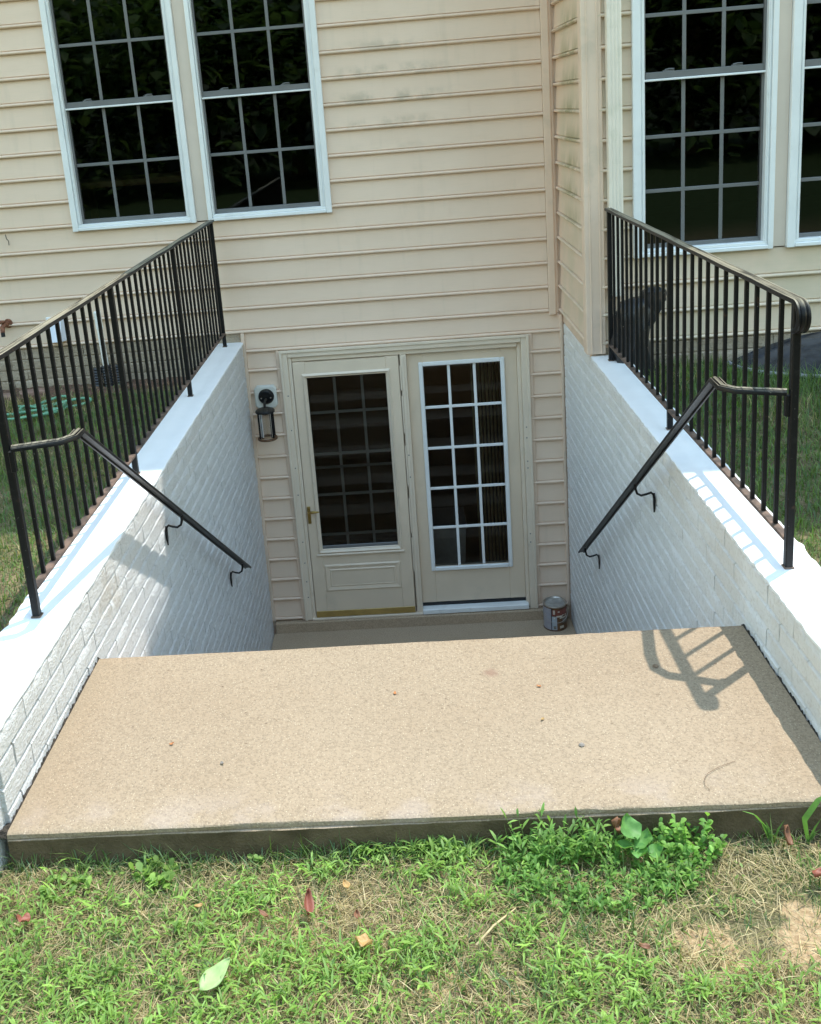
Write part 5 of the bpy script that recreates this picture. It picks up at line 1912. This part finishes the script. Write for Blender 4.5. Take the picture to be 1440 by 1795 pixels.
for k in range(150):
    x, y = R_.uniform(XL + 0.03, XR - 0.03), R_.uniform(YS0 + 0.03, YS1 - 0.02)
    a = R_.uniform(0, 6.28)
    l = R_.uniform(0.003, 0.014)
    dx, dy = math.cos(a) * l, math.sin(a) * l
    nx_, ny_ = -math.sin(a) * 0.0008, math.cos(a) * 0.0008
    mb.add([(x, y, zt), (x + dx, y + dy, zt), (x + dx / 2 + nx_, y + dy / 2 + ny_, zt + 0.0012), (x + dx / 2 - nx_, y + dy / 2 - ny_, zt + 0.0012)], [(0, 1, 2), (0, 3, 1), (0, 2, 3), (1, 3, 2)])
tag(ob('litter', mb, 'twig', recalc=False), 'fine dry grass clippings scattered over the landing', 'litter', kind='stuff')

# little hanging wire on the siding
o = ob('wire_hook', MB().tube([(-2.655, -0.028, 3.03), (-2.650, -0.034, 3.00), (-2.640, -0.030, 2.985), (-2.642, -0.028, 2.955)], 0.0028, 5), 'dark', smooth='all')
tag(o, 'small black wire hanging on the siding at the left', 'wire')


# ------------------------------------------------------------------ the wood behind the viewer (it is what the glass reflects)
def woods():
    P, C, Lf = [], [], []
    tr = MB()
    for k in range(34):
        x = -33 + 2.0 * k + R_.uniform(-0.9, 0.9)
        y = R_.uniform(-34, -23)
        h = R_.uniform(6.5, 9.5)
        tr.tube([(x, y, 1.5), (x + 0.2, y, 1.5 + h * 0.5), (x, y, 1.5 + h)], [0.26, 0.18, 0.06], 8)
        n = 1500
        v = NP.normal(0, 1, (n, 3))
        v /= np.linalg.norm(v, axis=1)[:, None]
        r = NP.random(n) ** 0.4
        lump = 0.75 + 0.5 * vnoise(v[:, 0] * 2 + k, v[:, 2] * 2, 1.3, k)
        P.append(np.array([x, y, 1.5 + h * 0.6]) + v * (r * lump)[:, None] * np.array([2.6, 2.4, h * 0.5]))
    n = 26000                                     # the brushy edge of the wood
    x = NP.uniform(-34, 34, n)
    y = -17 - 8 * NP.random(n) - 2.5 * vnoise(x, x * 0, 0.4, 3)
    top = 2.6 + 3.0 * vnoise(x, y, 0.35, 5) + 0.45 * np.clip(-17 - y, 0, 6)
    P.append(np.stack([x, y, 1.75 + top * NP.random(n) ** 0.7], 1))
    P = np.concatenate(P)
    n = len(P)
    C = pal(n, [(0.08, 0.14, 0.04), (0.11, 0.17, 0.06), (0.05, 0.09, 0.03)], 0.4)
    P[:, 2] = np.maximum(P[:, 2], 1.8)
    o = np_mesh('woods', *leaves(P, NP.uniform(0, 6.28, n), NP.uniform(0.30, 0.6, n), NP.uniform(0.2, 0.4, n), NP.uniform(-.8, .8, n), NP.uniform(0, .4, n), NP.uniform(0, .6, n), C), 'leafy')
    tag(o, 'dense green wood mirrored in the window glass', 'woods', kind='stuff')
    t = ob('trunks', tr, 'bark', o, smooth='all')
    t['kind'] = 'stuff'



woods()
vs, fs = [], []  # unseen dark hill, added to block the bright horizon from the glass reflections
for i in range(41):
    x = -100 + 5 * i
    for j, (y, z) in enumerate(((-35, 1.7), (-40, 6.0), (-48, 10.5), (-70, 13.0), (-90, 13.5))):
        vs.append((x, y, z + (0.9 * math.sin(i * 1.7 + j) + 0.6 * math.sin(i * 0.6) if j else 0)))
for i in range(40):
    for j in range(4):
        a = i * 5 + j
        fs.append((a, a + 5, a + 6, a + 1))
tag(ob('added_hill', MB().add(vs, fs), simple("added_hill_dark", (0.028, 0.042, 0.016), 0.95, 0.6, 0.6, bs=1.0, bscale=1.2), smooth='all'), kind='structure')
